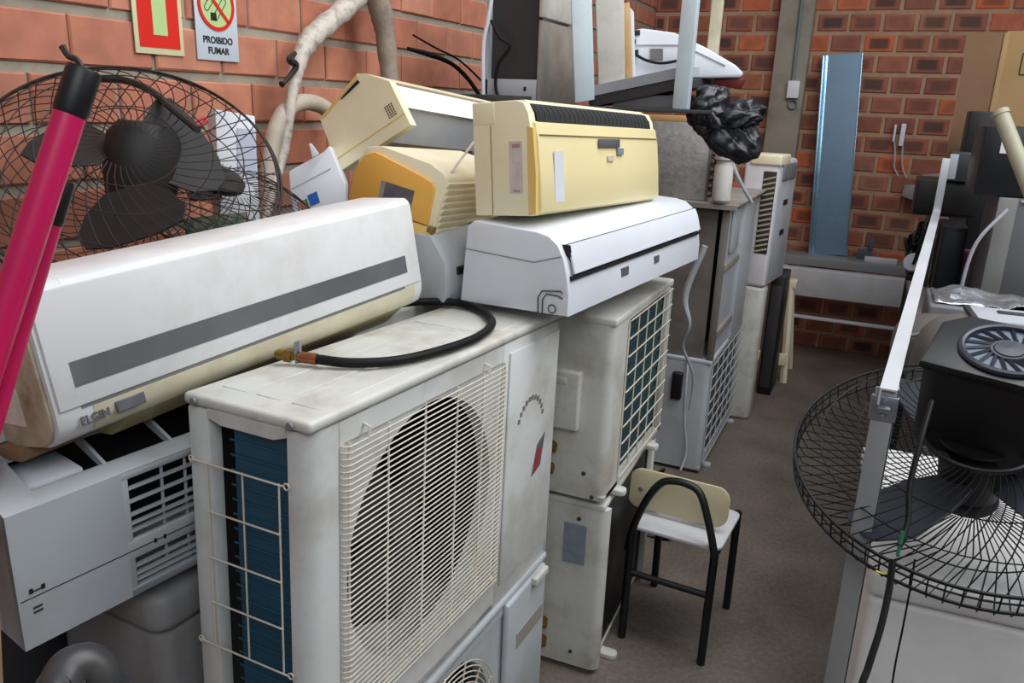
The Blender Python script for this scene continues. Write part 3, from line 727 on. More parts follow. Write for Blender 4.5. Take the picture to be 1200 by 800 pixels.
# cream unit lying on it: outline of its end measured on the plane through the end
d_ax = (aty(575, 120, 2.55) - aty(457, 94, 1.98)); d_ax.normalize()
nI = Vector((.12, -1, .0)).normalized(); pI = aty(440, 140, 1.98)
end_px = [(375, 139), (419, 86), (428, 86), (456, 95), (481, 146), (398, 201)]
Iu = thing('split_indoor_unit', 'cream air conditioner tipped on its side against the wall, topmost on the orange unit', 'air conditioner', atp(398, 201, nI, pI))
P_ = [atp(u, v, nI, pI) - Iu.location for u, v in end_px]
Lx = d_ax * .72
def loft(mb, A_, B_):
    k = len(A_); mb.add(list(A_) + list(B_), [list(range(k)), list(range(k, 2 * k))[::-1]] + [[i, (i + 1) % k, k + (i + 1) % k, k + i] for i in range(k)]); return mb
cI = sum(P_, Vector()) / len(P_)
loft(MB(), P_, [q + d_ax * .03 for q in P_]).build('end_cap', CREAM, Iu)
back = [P_[0], P_[1], P_[2], P_[3], P_[3] * .8 + cI * .2, P_[1] * .5 + cI * .5, P_[0] * .5 + cI * .5, P_[5] * .7 + cI * .3, P_[5]]
loft(MB(), [q + d_ax * .03 for q in back], [q + Lx for q in back]).build('body', CREAM2, Iu)
e0 = P_[3] * .93 + P_[4] * .07; e1 = P_[3] * .42 + P_[4] * .58
tr = [e0, e1, e1 * .8 + cI * .2, e0 * .8 + cI * .2]
loft(MB(), [q + d_ax * .03 for q in tr], [q + Lx for q in tr]).build('drain_tray', mat('glossy_white_tray', (238, 238, 238), .2), Iu)
f0 = P_[4] * .55 + cI * .45; f1 = P_[4] * .9 + P_[5] * .1; f2 = P_[5] * .35 + P_[4] * .65
tr2 = [e1 * .9 + cI * .1, f0, f2 * .9 + cI * .1, f2]
loft(MB(), [q + d_ax * .03 for q in tr2], [q + Lx for q in tr2]).build('fan_housing', LGREY, Iu)
n_ = -nI * .002 if nI.dot(EYE - pI) < 0 else nI * .002
vg = MB()
for i in range(6):
    for j in range(4):
        a = P_[4] * .80 + P_[3] * .20
        u_ = (P_[5] - P_[4]).normalized(); w_ = (P_[3] - P_[4]).normalized()
        q = P_[4] + u_ * (.022 + .0075 * j) + w_ * (.045 + .0062 * i) + n_
        vg.add([q, q + u_ * .0045, q + u_ * .0045 + w_ * .0038, q + w_ * .0038], [(0, 1, 2, 3)])
vg.build('vent_holes', DARK, Iu)
u_ = (P_[5] - P_[4]).normalized(); w_ = (P_[3] - P_[4]).normalized()
q0 = P_[4] + u_ * .02 + w_ * .035 + n_; q1 = P_[5] + w_ * .03 + n_
MB().tube([P_[4] + u_ * .0 + w_ * .035 + n_ * .5, P_[5] + w_ * .035 + n_ * .5], .0014, 4).build('seam', AMBER, Iu)
loft(MB(), [P_[0] + n_, P_[1] + n_, P_[1] * .9 + cI * .1 + n_, P_[0] * .9 + cI * .1 + n_], [P_[0] + d_ax * .02, P_[1] + d_ax * .02, P_[1] * .9 + cI * .1 + d_ax * .02, P_[0] * .9 + cI * .1 + d_ax * .02]).build('edge_strip', AMBER, Iu)
sA = P_[1] * .78 + cI * .22; sB = P_[0] * .45 + P_[1] * .4 + cI * .15
MB().tube([sA + n_, (sA + sB) / 2 + n_ * 1.2, sB + n_], [.005, .004, .0015], 5).build('slot', DARK, Iu)

# small white unit between the tilted split unit and the cool white one
M_ = thing('split_indoor_unit', 'small white unit with a black slot, wedged behind the hose', 'air conditioner', (-1.16, 1.72, 1.262), (0, 0, -4))
MB().prism([(0, 0), (.2, 0), (.21, .03), (.205, .10), (.16, .165), (0, .17)], 'y', 0, .34, .004).build('body', GREYW, M_)
MB().box(.20, .214, .05, .30, .065, .085, .002).build('slot', BLACK, M_)
MB().tube([(.03, -.002, .16), (.13, -.002, .02)], .002, 4).build('seam', LGREY, M_)

hc = thing('storage_cabinet', 'dusty white cabinet mostly hidden behind the nearest condenser, carrying the small white unit', 'cabinet', (-1.39, 1.45, 0))
MB().box(0, .345, 0, .80, 0, 1.245, .01, 3).build('body', OFFWHITE, hc); MB().box(.345, .349, .02, .78, .05, 1.2, .002).build('door', OFFWHITE, hc)

# ------------------------------------------------------------------ hose on the near condenser
MA = frame((-1, .891, .577), (-1.9, -.1, -1.8))
ho = thing('rubber_hose', 'black rubber hose with brass fitting on the nearest condenser', 'hose', MA @ Vector((.04, .17, .70)))
def la(x, y, z): return (MA @ Vector((x, y, z))) - ho.location
hp = smooth([la(.088, .225, .712), la(.145, .25, .709), (la(.204, .31, .709)), la(.235, .42, .709), la(.243, .56, .709), la(.204, .70, .709), la(.11, .80, .709), la(.03, .815, .712), la(-.03, .76, .714), la(-.065, .66, .716)], 8)
MB().tube(hp, .0095, 12).build('hose', RUBBER, ho)
d0 = (hp[0] - hp[3]).normalized()
fit_ = MB(); fit_.cyl(hp[0], hp[0] + d0 * .03, .011, 12); fit_.build('crimp_sleeve', COPPER, ho)
fit_ = MB(); p0 = hp[0] + d0 * .03; fit_.cyl(p0, p0 + d0 * .018, .008, 12); fit_.cyl(p0 + d0 * .018, p0 + d0 * .032, .013, 6); fit_.cyl(p0 + d0 * .032, p0 + d0 * .045, .010, 12); fit_.cyl(p0 + d0 * .045, p0 + d0 * .05, .007, 12)
fit_.build('brass_fitting', BRASS, ho)
cl = MB(); cl.tube([p0 + d0 * .006 + Vector((0, 0, -.012)), p0 + d0 * .006 + Vector((0, 0, .03))], .010, 4, flat=.35); cl.build('clip', STEEL, ho)

# ------------------------------------------------------------------ pink poles
def pole(label, top, bottom, r, hook):
    d = (bottom - top).normalized(); t = top + (bottom - top) * 0
    foot = top + d * (top.z / -d.z)
    o = thing('broom_handle', label, 'pole', foot)
    q = top - foot
    MB().cyl(q + d * .045, (0, 0, 0), r, 24).build('tube', PINK, o)
    cp = MB(); ax = -d
    cp.lathe([(r * 1.02, -.05), (r * 1.10, -.045), (r * 1.10, -.002), (r * 1.0, .003), (0, .003)], q, ax, 24); cp.build('cap', BLACK, o)
    if hook: MB().tube(smooth([q, q + Vector((-.008, 0, .012)), q + Vector((-.016, -.004, .016)), q + Vector((-.022, -.006, .026))], 4), [.0035] * 12 + [.004], 6).build('hook', WIRER, o)
    return o
pole('thick pink pole with black cap in the left foreground', dep(98, 84, .88), dep(-25, 462, .88), .0168, True)
pole('thinner pink pole with black cap behind the thick one', dep(73, 214, .93), dep(2, 455, .93), .0125, False)

# ------------------------------------------------------------------ wire fan guards on the left
def wire_basket(mb, Rr, depth, nrad, rings, r=.0013, rim=.003, hub=.05, twist=0.0):
    """dished guard: rim in the plane z=0, hub at z=depth"""
    mb.ring((0, 0, 0), Rr, rim, (0, 0, 1), 72, 6)
    for f in rings:
        rad = hub + (Rr - hub) * f; z = depth * (1 - f ** 2.6); mb.ring((0, 0, z), rad, r * 1.1, (0, 0, 1), 60, 5)
    for k in range(nrad):
        a = 2 * PI * k / nrad; pts = []
        for i in range(9):
            f = i / 8; rad = hub + (Rr - hub) * f; z = depth * (1 - f ** 2.6); aa = a + twist * (1 - f); pts.append((rad * math.cos(aa), rad * math.sin(aa), z))
        mb.tube(pts, r, 4, cap=False)
    return mb
def basis(a, b):
    a = a.normalized(); n = a.cross(b).normalized(); b = n.cross(a)
    return Matrix((a, b, n)).transposed().to_euler()
fa = Vector((math.cos(R(49)), math.sin(R(49)), 0)); bk = Vector((-math.sin(R(49)), math.cos(R(49)), 0))
fan = thing('wall_fan', 'rusty black wire fan guard with motor leaning on the left brick wall', 'fan', dep(152, 206, 1.76))
fan.rotation_euler = basis(fa, Vector((0, 0, .70)) + bk * .70)
g = MB(); wire_basket(g, .322, -.10, 44, (.25, .5, .75), .0013, .0034, .055, .9)
g.build('rear_guard', WIRER, fan)
g = MB(); wire_basket(g, .314, .085, 40, (.2, .45, .7, .88), .0013, .0030, .055, -.9); g.build('front_guard', WIRER, fan, (0, 0, .012))
MB().lathe([(0, .085), (.055, .08), (.078, .05), (.082, -.03), (.07, -.10), (0, -.105)], (0.03, .055, -.01), (.15, .75, .7), 28).build('motor', DFAN, fan)
for k, a0 in enumerate((152, 32, 272)):
    Mk = Matrix.Rotation(R(a0), 4, 'Z') @ Matrix.Rotation(R(24), 4, 'X')
    MB().prism([(.05, -.05), (.09, -.095), (.14, -.115), (.175, -.10), (.19, -.05), (.19, .05), (.175, .11), (.14, .12), (.09, .09), (.05, .04)], 'z', .02, .025, .001, 1, Mk).build('blade', DFAN, fan)
fm_ = (Matrix.Translation(fan.location) @ fan.rotation_euler.to_matrix().to_4x4()).inverted()
MB().tube(smooth([fm_ @ dep(u, v, t) for u, v, t in ((112, 92, 1.86), (145, 94, 1.86), (176, 106, 1.82), (205, 130, 1.76), (232, 152, 1.72))], 6), .0085, 8).build('grip_tube', mat('green_black_tube', (42, 46, 40), .5), fan)
gd = thing('fan_guard', 'loose round wire fan guard below the wall fan', 'fan guard', (-1.50, 1.545, 1.47))
gd.rotation_euler = basis(Vector((.12, 1, 0)), Vector((-.92, 0, .40)))
g = MB(); wire_basket(g, .25, .06, 44, (.3, .6, .85), .0011, .0026, .06, .3); g.build('wire_cage', WIRER, gd)
MB().lathe([(0, .085), (.05, .083), (.062, .07), (.06, .055), (0, .05)], (-.02, .02, 0), (0, 0, 1), 28).build('hub_plate', DFAN, gd)

# clutter behind the fan
tbl = thing('wall_table', 'dark narrow steel table along the left wall behind the tilted split unit', 'table', (-1.6, 1.6, 0))
MB().box(-.19, .20, -.38, .85, 1.31, 1.335, .004).build('table_top', DFAN, tbl)
for x in (-.17, .18):
    for y in (-.35, .82): MB().box(x - .015, x + .015, y - .015, y + .015, 0, 1.31).build('leg', DFAN, tbl)
traced('carton', 'tall white carton against the brick wall behind the fan guard', 'box', [(252, 128), (299, 136), (306, 282), (259, 282)], (1, -.5, .08), aty(275, 175, 1.66), .06, PAPER)
lb = slab('print_panel', [(278, 150), (300, 152), (301, 205), (279, 203)], (1, -.5, .08), aty(275, 175, 1.66) + Vector((.002, -.001, 0)), .001, mat('pale_blue_print', (190, 198, 214), .6), None, 0)
par = [o for o in C.objects if o.name == 'carton'][0]; bake_child(lb, par)
wb = traced('carton', 'crumpled white carton with small blue and orange logo beside the orange unit', 'box', [(338, 201), (379, 178), (386, 170), (405, 216), (402, 300), (354, 305), (340, 230)], (.6, -1, .1), aty(370, 215, 1.85), .10, PAPER, .006)
for nm, px_, m_ in (('blue_logo', [(360, 229), (371, 224), (375, 237), (364, 242)], LOGOBLUE), ('orange_logo', [(350, 236), (356, 234), (360, 247), (355, 250)], LOGOORANGE), ('green_logo', [(356.5, 234), (359.5, 232.5), (363, 244), (361, 246)], LOGOGREEN)):
    q = slab(nm, px_, (.6, -1, .1), aty(370, 215, 1.85) + Vector((.6, -1, .1)).normalized() * .0015, .001, m_, None, 0); bake_child(q, wb)
q = slab('carton_flap', [(362, 168), (365, 168), (374, 180), (366, 185)], (.6, -1, .1), aty(370, 215, 1.84), .004, PAPER, None, .001); bake_child(q, wb)
q = slab('lid_seam', [(341, 221), (387, 197), (387.5, 198.5), (341.5, 222.5)], (.6, -1, .1), aty(370, 215, 1.85) + Vector((.6, -1, .1)).normalized() * .001, .001, LGREY, None, 0); bake_child(q, wb)
rbx = traced('carton', 'red and white box on its side under the fan motor', 'box', [(222, 205), (256, 200), (261, 234), (224, 236)], (1, -.8, .1), aty(240, 215, 1.52), .07, RED)
q = slab('white_label', [(224, 222), (256, 218), (258, 232), (225, 234)], (1, -.8, .1), aty(240, 215, 1.52) + Vector((.003, -.003, 0)), .001, PAPER, None, 0); bake_child(q, rbx)
traced('magazine', 'magazine with a dark green and yellow cover behind the tilted split unit', 'magazine', [(216, 256), (290, 248), (293, 290), (219, 296)], (1, -.9, .2), aty(250, 270, 1.48), .02, mat('mixed_print', (60, 92, 82), .5, dirt=.9, dcol=(170, 150, 90), scale=40))
rt = thing('garden_tool', 'red plastic tool handle on the wall behind the fan blade', 'tool', atx(228, 155, -1.70))
MB().tube(smooth([atx(u, v, -1.70) - rt.location for u, v in ((196, 158), (214, 156), (228, 150), (240, 140))], 5), .011, 8).build('handle', mat('coral_plastic', (206, 70, 72), .5), rt)
MB().tube(smooth([atx(u, v, -1.69) - rt.location for u, v in ((222, 166), (236, 171), (250, 176))], 5), .010, 8).build('grip', RED, rt)
traced('paper_sheet', 'folded white sheet caught behind the fan motor', 'paper', [(168, 153), (176, 152), (206, 196), (206, 206), (196, 200), (176, 182)], (1, -.6, .3), aty(190, 180, 1.36), .006, PAPER, .001)

# ------------------------------------------------------------------ taped pipes
def pipe(name, label, pts, rr, mt, n=14, cat='pipe', lumps=0):
    P = smooth(pts, 7); k = len(P)
    rad = []
    for i in range(k):
        f = i / (k - 1) * (len(rr) - 1); j = min(int(f), len(rr) - 2); rad.append((rr[j] + (rr[j + 1] - rr[j]) * (f - j)) * (1 + (rng.uniform(-lumps, lumps))))
    o = MB().tube([p - P[-1] for p in P], rad, n).build(name, mt, None, P[-1]); return tag(o, label, cat)
xw = XW + .08
pipe('taped_pipe', 'dirty white taped pipe arching down from the top of the frame', [atx(470, -50, xw), atx(430, -12, xw), atx(395, 18, xw), atx(362, 48, xw), atx(348, 80, xw + .02), atx(341, 120, xw + .04), atx(333, 175, xw + .04), atx(322, 215, xw + .06), atx(310, 262, xw + .08)], [.034, .034, .034, .032, .024, .017, .016, .014, .012], TAPE, lumps=.11)
pipe('taped_pipe', 'grey taped pipe stub standing on the tipped cream unit', [atx(432, -20, xw + .03), atx(446, 12, xw + .04), atx(452, 45, xw + .05), atx(458, 102, xw + .07)], [.03, .040, .034, .032], mat('grimy_grey_tape', (150, 138, 124), .6, dirt=.6, dcol=(96, 80, 66), scale=20, bump=.5), lumps=.07)
pipe('taped_pipe', 'bent off white pipe looping over behind the first taped pipe', [atx(398, 140, xw), atx(372, 122, xw), atx(346, 122, xw + .01), atx(326, 144, xw + .02), atx(316, 190, xw + .03), atx(312, 260, xw + .05)], [.026] * 4, mat('pale_pipe_foam', (186, 176, 160), .6, dirt=.35, dcol=(130, 112, 90), scale=14, bump=.3), lumps=.02)
wn = pipe('tape_knot', 'dark wire knot tied round the taped pipe', [atx(346, 62, xw + .045), atx(340, 70, xw + .05), atx(347, 78, xw + .05), atx(334, 96, xw + .04), atx(330, 99, xw + .04)], [.006, .012, .010, .006, .010], WIRER, 8, 'wire')
pipe('loose_cable', 'thick dark cable sticking out behind the tipped cream unit', [atx(478, 57, XW + .10), atx(500, 63, XW + .12), atx(528, 74, XW + .14), atx(548, 92, XW + .18), atx(566, 118, XW + .24)], [.007, .010, .009, .009, .008], RUBBER, 8, 'cable')
pipe('loose_cable', 'thin stiff dark cable rising above the thick dark cable', [atx(484, 41, XW + .10), atx(512, 57, XW + .12), atx(540, 72, XW + .15), atx(578, 108, XW + .25)], [.0035, .004, .004, .004], RUBBER, 6, 'cable')

# ------------------------------------------------------------------ rack behind and what is on it
ZS = 1.748
rk = thing('storage_rack', 'steel rack with pale upright posts behind the yellowed units', 'rack', (-1.2, 3.0, 0))
def rl(v): return Vector(v) - rk.location
MB().box(-1.76 + 1.2, -.57 + 1.2, 2.70 - 3, 3.36 - 3, ZS - .012, ZS, .002).build('shelf_board', DGREY, rk)
for x, y in ((-1.06, 2.74), (-1.06, 3.25), (-1.72, 2.74), (-1.72, 3.25)):
    MB().box(x + 1.2 - .02, x + 1.2 + .02, y - 3 - .02, y - 3 + .02, 0, ZS - .012, .002).build('leg', DGREY, rk)
a, b2 = aty(797, 132, 2.78), aty(791, -60, 2.78); b2.x = a.x; b2.y = a.y
q = rl(a); MB().box(q.x - .026, q.x + .026, q.y - .012, q.y + .03, ZS, 2.4, .004).build('upright', mat('pale_blue_enamel', (205, 220, 228), .4, dirt=.15), rk)
a = aty(831, 102, 3.18); q = rl(a); MB().box(q.x - .02, q.x + .02, q.y - .012, q.y + .02, ZS, 2.4, .004).build('upright', mat('cream_enamel', (205, 198, 170), .45, dirt=.3), rk)

cab = thing('condenser_chassis', 'opened grey metal chassis with dark interior on the rack, leftmost', 'chassis', aty(600, 112, 2.85))
cab.location.z = ZS
c0 = aty(568, 110, 2.85).x - cab.location.x; c1 = aty(628, 110, 2.85).x - cab.location.x
MB().box(c0, c1, .008, .30, 0, .012).box(c0, c1, .29, .30, 0, .5).box(c0, c1, 0, .012, 0, .085, .002).box(c0, c0 + .01, .0, .3, 0, .5).build('shell', LGREY, cab)
MB().box(c0 + .012, c1 - .005, .03, .045, .085, .5).build('inner_panel', DGREY, cab)
MB().box(c1, c1 + .012, .0, .40, 0, .29, .002).build('side_panel', RUST, cab)
MB().box(c1, c1 + .016, -.004, .40, .30, .52, .004).build('upper_side_panel', OFFWHITE, cab)
MB().tube(smooth([(c0 + .0, -.01, 0), (c0 - .004, -.012, .2), (c0 + .012, -.012, .29), (c0 + .03, -.012, .40), (c0 + .04, -.01, .5)], 6), .008, 8).build('rim', PAPER, cab)
MB().tube(smooth([(c0 + .02, .0, .29), (c0 + .06, -.01, .23), (c0 + .10, 0, .20), (c0 + .06, -.012, .14), (c0 + .05, -.01, .06), (c0 + .07, -.01, .0)], 6), .006, 8).build('wire', RUBBER, cab)
MB().box(c1 - .05, c1 - .04, -.002, .012, .045, .06).build('slot', DARK, cab)

def standing(label, name, cat, px4, y, thick, mt, nrm=(0, -1, 0)):
    return traced(name, label, cat, px4, nrm, aty(px4[0][0], px4[0][1], y), thick, mt, .004)
standing('pale blue metal panel standing on the rack beside the opened chassis', 'enamelled_sheet', 'panel', [(668, -30), (693, -30), (697, 117), (674, 121)], 2.8, .02, mat('pale_blue_enamel', (205, 220, 228)), (.5, -1, 0))
standing('cream white cover standing on the rack beside the pale blue panel', 'plastic_cover', 'cover', [(697, -30), (731, -30), (733, 112), (702, 116)], 2.86, .04, mat('aged_cover', (206, 203, 194), .5, dirt=.3), (.4, -1, 0))
standing('tan board standing on edge on the rack right of the cream cover', 'board', 'board', [(728, 5), (738, 2), (742, 108), (734, 110)], 2.9, .03, WOOD, (.4, -1, 0))
mnb = standing('white rounded cover strip standing beside the tan board', 'plastic_cover', 'cover', [(738, 8), (743, 14), (745, 100), (741, 106)], 2.95, .03, PAPER, (.4, -1, 0))
# dark flat trays lying on the shelf
tr_ = thing('metal_tray', 'dark flat tray lying at the front edge of the rack', 'tray', (-1.2, 2.68, ZS - .004))
MB().box(-.36, -.05, .03, .4, .004, .03, .003, 2, Matrix.Rotation(R(-4), 4, 'Z')).build('tray', mat('mossy_dark_metal', (52, 54, 52), .6, dirt=.4, dcol=(90, 92, 84)), tr_)
# grey lid (tilted) and its dark underside
lid = thing('scanner_lid', 'grey flat lid with dark underside tilted on the rack', 'lid', aty(700, 120, 2.86))
lid.location.z = ZS
ll = [(-.04, .0, .03), (.30, .0, .105), (.34, .40, .125), (0, .40, .05)]
def plate(mb, c4, t):
    c4 = [Vector(q) for q in c4]; n = (c4[1] - c4[0]).cross(c4[2] - c4[0]).normalized() * t
    return loft(mb, c4, [q + n for q in c4])
plate(MB(), ll, .035).build('top_shell', mat('grey_blue_plastic', (158, 164, 172), .45), lid)
plate(MB(), [(q[0] + .01, q[1] + .005, q[2] - .035) for q in ll], .034).build('underside', DGREY, lid)
MB().box(.05, .30, .02, .3, .0, .045, .004).build('hinge_block', GREY, lid)
# printer / scanner body
pr = thing('printer', 'white desktop printer body with black ports on top of the rack', 'printer', (0, 0, 0))
nP = Vector((.25, -1, 0)).normalized(); pP = aty(800, 90, 3.04)
pr.location = Vector((aty(745, 110, 3.04).x, 3.04, ZS))
body = slab('body', [(742, 36), (752, 33), (790, 38), (826, 55), (862, 76), (872, 86), (868, 91), (800, 92), (743, 116)], nP, pP, .28, BLUEW, None, .008); bake_child(body, pr)
for px_ in ([(741, 36), (750, 35), (750, 41), (741, 42)], [(741, 46), (745, 46), (745, 51), (741, 51)], [(741, 59), (748, 58), (748, 65), (741, 66)]):
    q = slab('port', px_, nP, pP + nP * .004, .004, BLACK, None, 0); bake_child(q, pr)
q = slab('port_panel', [(762, 57), (777, 57), (777, 70), (762, 70)], nP, pP + nP * .004, .004, GREY, None, 0); bake_child(q, pr)
q = slab('body_seam', [(744, 52), (800, 52), (850, 76), (850, 77.5), (800, 53.5), (744, 53.5)], nP, pP + nP * .003, .003, LGREY, None, 0); bake_child(q, pr)
cb = MB().tube(smooth([atp(u, v, nP, pP + nP * .012) - pr.location for u, v in ((744, 63), (756, 70), (775, 74), (800, 70))], 6), .005, 8); cb.build('cable', RUBBER, pr)
standing('dark red lamp strip under the printer end on the rack', 'plastic_part', 'plastic part', [(838, 88), (872, 92), (866, 104), (836, 100)], 3.1, .05, mat('dark_red_plastic', (120, 44, 34), .5))

# ------------------------------------------------------------------ stripped chassis N and coil block on it
NX, NY = -.935, 3.73
ch = thing('condenser_chassis', 'grimy grey stripped metal chassis standing on the grid sided condenser', 'chassis', (NX, NY, .598))
w, l, h = .315, .82, .735
for x in (0, w - .03):
    for y in (0, l - .03): MB().box(x, x + .03, y, y + .03, 0, h, .002).build('post', GBROWN, ch)
MB().box(-.02, w + .04, -.03, l + .06, h, h + .012, .003).box(-.02, w + .04, -.034, -.028, h - .012, h + .01).build('top_plate', RUST, ch)
MB().box(.02, .03, 0, l, 0, h).box(.0, w, l - .01, l, 0, h).build('back_panel', GBROWN, ch)
MB().box(.03, w - .05, .012, .022, .0, h).build('front_panel', mat('dark_brown_metal', (112, 105, 98), .6, dirt=.5, dcol=(48, 42, 38)), ch)
MB().box(w - .03, w - .012, .04, l - .03, 0, h).build('side_panel', LGREY, ch)
for z in (.10, .42): MB().box(w - .018, w, .02, l - .02, z, z + .035, .002).build('rail', RUST, ch)
MB().box(w - .018, w + .004, l * .55, l - .0, 0, h, .003).build('rear_post_panel', LGREY, ch)
MB().box(w - .01, w + .002, .16, .34, .50, .70, .002).build('cover_plate', GREYW, ch)

cbk = thing('evaporator_coil', 'grey finned coil block with tube bends on top of the grimy chassis', 'coil', (-1.03, 3.76, .598 + .748))
MB().box(0, .285, 0, .5, 0, .345, .004).build('fin_pack', COILG, cbk)
for y in (.03, .10):
    for k in range(9): MB().tube(smooth([(.285, y, .02 + k * .037), (.31, y, .024 + k * .037), (.315, y, .036 + k * .037), (.30, y, .048 + k * .037), (.285, y, .05 + k * .037)], 3), .006, 6).build('tube_bend', mat('dark_copper', (70, 54, 44), .5, metal=.5), cbk)
MB().box(.285, .292, .0, .5, 0, .345).build('end_plate', GBROWN, cbk)
wd = MB().box(-.16, .165, -.01, .03, 0, .028, .002).build('wooden_batten', WOOD, None, (aty(785, 146, 3.73).x - .02, 3.772, 1.692)); tag(wd, 'pale wooden batten lying along the top of the coil block', 'batten')
cap_ = thing('filter_cylinder', 'dirty white cylinder beside the coil block under the black bag', 'cylinder', aty(846, 222, 3.72)); cap_.location.z = 1.346 + .012 - .012
MB().lathe([(0, 0), (.03, .002), (.042, .015), (.043, .16), (.036, .175), (.036, .19), (.046, .195), (.046, .24), (.03, .26), (0, .262)], (0, 0, 0), (0, 0, 1), 24).build('canister', mat('dirty_white_plastic', (206, 204, 198), .4, dirt=.4, dcol=(150, 138, 120), scale=14), cap_)
MB().tube(smooth([(.03, .0, .19), (.06, 0, .13), (.10, .02, .06), (.13, .05, .01)], 6), .008, 8).build('tube', LGREY, cap_)

# bag
def crumple(name, c, sx, sy, sz, amp, freq, mt, label, cat, seed=0, sub=5, fold=0):
    b = bmesh.new(); bmesh.ops.create_icosphere(b, subdivisions=sub, radius=1)
    for v in b.verts:
        p = v.co.copy(); n1 = noise.noise(p * freq + Vector((seed, 0, 0))); n2 = noise.noise(p * freq * 2.6 + Vector((0, seed, 3)))
        rdg = 1 - abs(noise.noise(p * freq * 1.7 + Vector((seed, 5, 1)))) * 2
        v.co = p * (1 + amp * (n1 * .9 + n2 * .35 + rdg * .35))
        v.co.x *= sx; v.co.y *= sy; v.co.z *= sz
    mb = MB(); mb.bm(b); b.free()
    o = mb.build(name, mt, None, c, auto=60); return tag(o, label, cat)
bag = thing('plastic_bag', 'crumpled black plastic bag draped over the right end of the rack', 'bag', aty(846, 146, 2.93))
BS = .80
def lump(nm, c, s, rot, amp, fr, seed):
    b = bmesh.new(); bmesh.ops.create_icosphere(b, subdivisions=5, radius=1)
    for v in b.verts:
        p = v.co.copy(); n1 = noise.noise(p * fr * .7 + Vector((seed, 0, 0)))
        rdg = 1 - abs(noise.noise(p * fr * .9 + Vector((seed, 5, 1)))) * 2.4; r2 = 1 - abs(noise.noise(p * fr * 2.0 + Vector((seed, 1, 7)))) * 2
        v.co = p * (1 + amp * (n1 + rdg * .45 + r2 * .18))
    M = Matrix.Scale(BS, 4) @ Matrix.Translation(c) @ Euler(tuple(R(a) for a in rot)).to_matrix().to_4x4() @ Matrix.Diagonal((*s, 1))
    bmesh.ops.transform(b, matrix=M, verts=b.verts[:]); return b
bb = MB()
for args in (((-.06, 0, .07), (.075, .09, .085), (0, 20, 0), .4, 1.7, 3), ((.06, 0, .03), (.11, .08, .055), (0, -15, 0), .45, 1.9, 11), ((.05, .0, -.06), (.10, .07, .075), (0, 40, 0), .45, 1.8, 23), ((-.02, 0, 0), (.12, .08, .06), (0, 35, 0), .4, 2.0, 31)):
    b = lump('', *args); bb.bm(b); b.free()
bb.build('film', BAG, bag, auto=80)

# ------------------------------------------------------------------ tall white unit with side louvers, on a white tank
tk = thing('water_heater_tank', 'narrow white cylinder on the floor under the side louvered unit', 'tank', (-.485, 4.56, 0))
tk.location = (-.59, 4.68, 0)
MB().prism(rrect(-.08, .07, -.08, .08, .04), 'z', 0, .80, .02, 3).build('shell', OFFWHITE, tk)
MB().box(.062, .08, -.03, .0, .36, .42, .004).build('knob', YELLOWED, tk)
lu = thing('window_air_conditioner', 'off white air conditioner with slanted side louvers standing on the white tank', 'air conditioner', (-.715, 4.62, .802), (0, 0, -7))
DL, LL, HL = .19, .42, .70
MB().box(0, DL, 0, LL, .0, HL, .02, 3).build('body', mat('lilac_white_plastic', (216, 212, 216), .4, dirt=.25, dcol=(150, 138, 128), scale=6), lu)
lv = MB()
for k in range(15): lv.prism([(.112, .196 + k * .028), (.178, .216 + k * .028), (.178, .226 + k * .028), (.112, .206 + k * .028)], 'y', -.006, .002)
lv.build('louver', mat('beige_louver', (170, 160, 136), .5), lu)
MB().box(.110, .180, -.002, .004, .19, .64, .001).build('louver_recess', mat('dark_louver', (48, 44, 38), .7), lu)
MB().box(DL - .002, DL + .006, .02, .36, .03, .66, .004).build('front_panel', GREYW, lu)
for z in (.28, .45): MB().box(DL + .004, DL + .012, .16, .24, z, z + .03, .003).build('catch', BLACK, lu)
MB().box(.03, DL + .01, -.01, .2, HL - .03, HL + .03, .012, 3).build('top_cap', CREAM2, lu)
MB().box(DL - .005, DL + .018, .06, .34, HL - .11, HL - .02, .008, 3).build('display_hood', GREY, lu)
dk = thing('speaker_cabinet', 'black cabinet standing on the floor behind the white tank', 'cabinet', (-.55, 5.12, 0)); MB().box(0, .085, 0, .3, 0, .78, .006).build('body', BLACK, dk); MB().box(.01, .075, -.004, .002, .05, .72, .002).build('front_grille', DGREY, dk)
es = thing('folding_easel', 'cream wooden folding trestle standing below the concrete column', 'trestle', (-.49, 5.45, 0))
for x0, y0, x1, y1 in ((-.06, -.02, -.01, .10), (.07, -.02, .02, .10), (-.05, .34, -.01, .16), (.07, .34, .02, .16)):
    MB().tube([(x0, y0, 0), (x1, y1, .66)], .022, 4).build('leg', CREAM2, es)
MB().box(-.05, .06, .08, .18, .63, .68, .003).build('top_bar', CREAM2, es); MB().box(-.06, .07, -.025, .0, .12, .20, .003).build('crosspiece', CREAM2, es)
pipe('hanging_cable', 'white cable hanging beside the green coil condenser', [Vector((-.66, 3.45, 1.19)), aty(803, 345, 3.45), aty(808, 380, 3.45), aty(800, 405, 3.5), aty(812, 440, 3.6), aty(808, 480, 3.65)], [.014, .016, .008, .008, .006, .005], GREYW, 8, 'cable')
cbx = thing('cable_bundle', 'dark cable bundle lying behind the green coil condenser', 'cable', aty(800, 405, 3.1))
bq = MB()
for k in range(7):
    c = Vector((rng.uniform(-.06, .06), rng.uniform(-.05, .05), rng.uniform(-.06, .06)))
    bq.tube(smooth([c + Vector((rng.uniform(-.1, .1), rng.uniform(-.05, .05), rng.uniform(-.1, .1))) for _ in range(5)], 5, True), .009, 6, True)
bq.build('loops', RUBBER, cbx)
cbx.location.z = .12

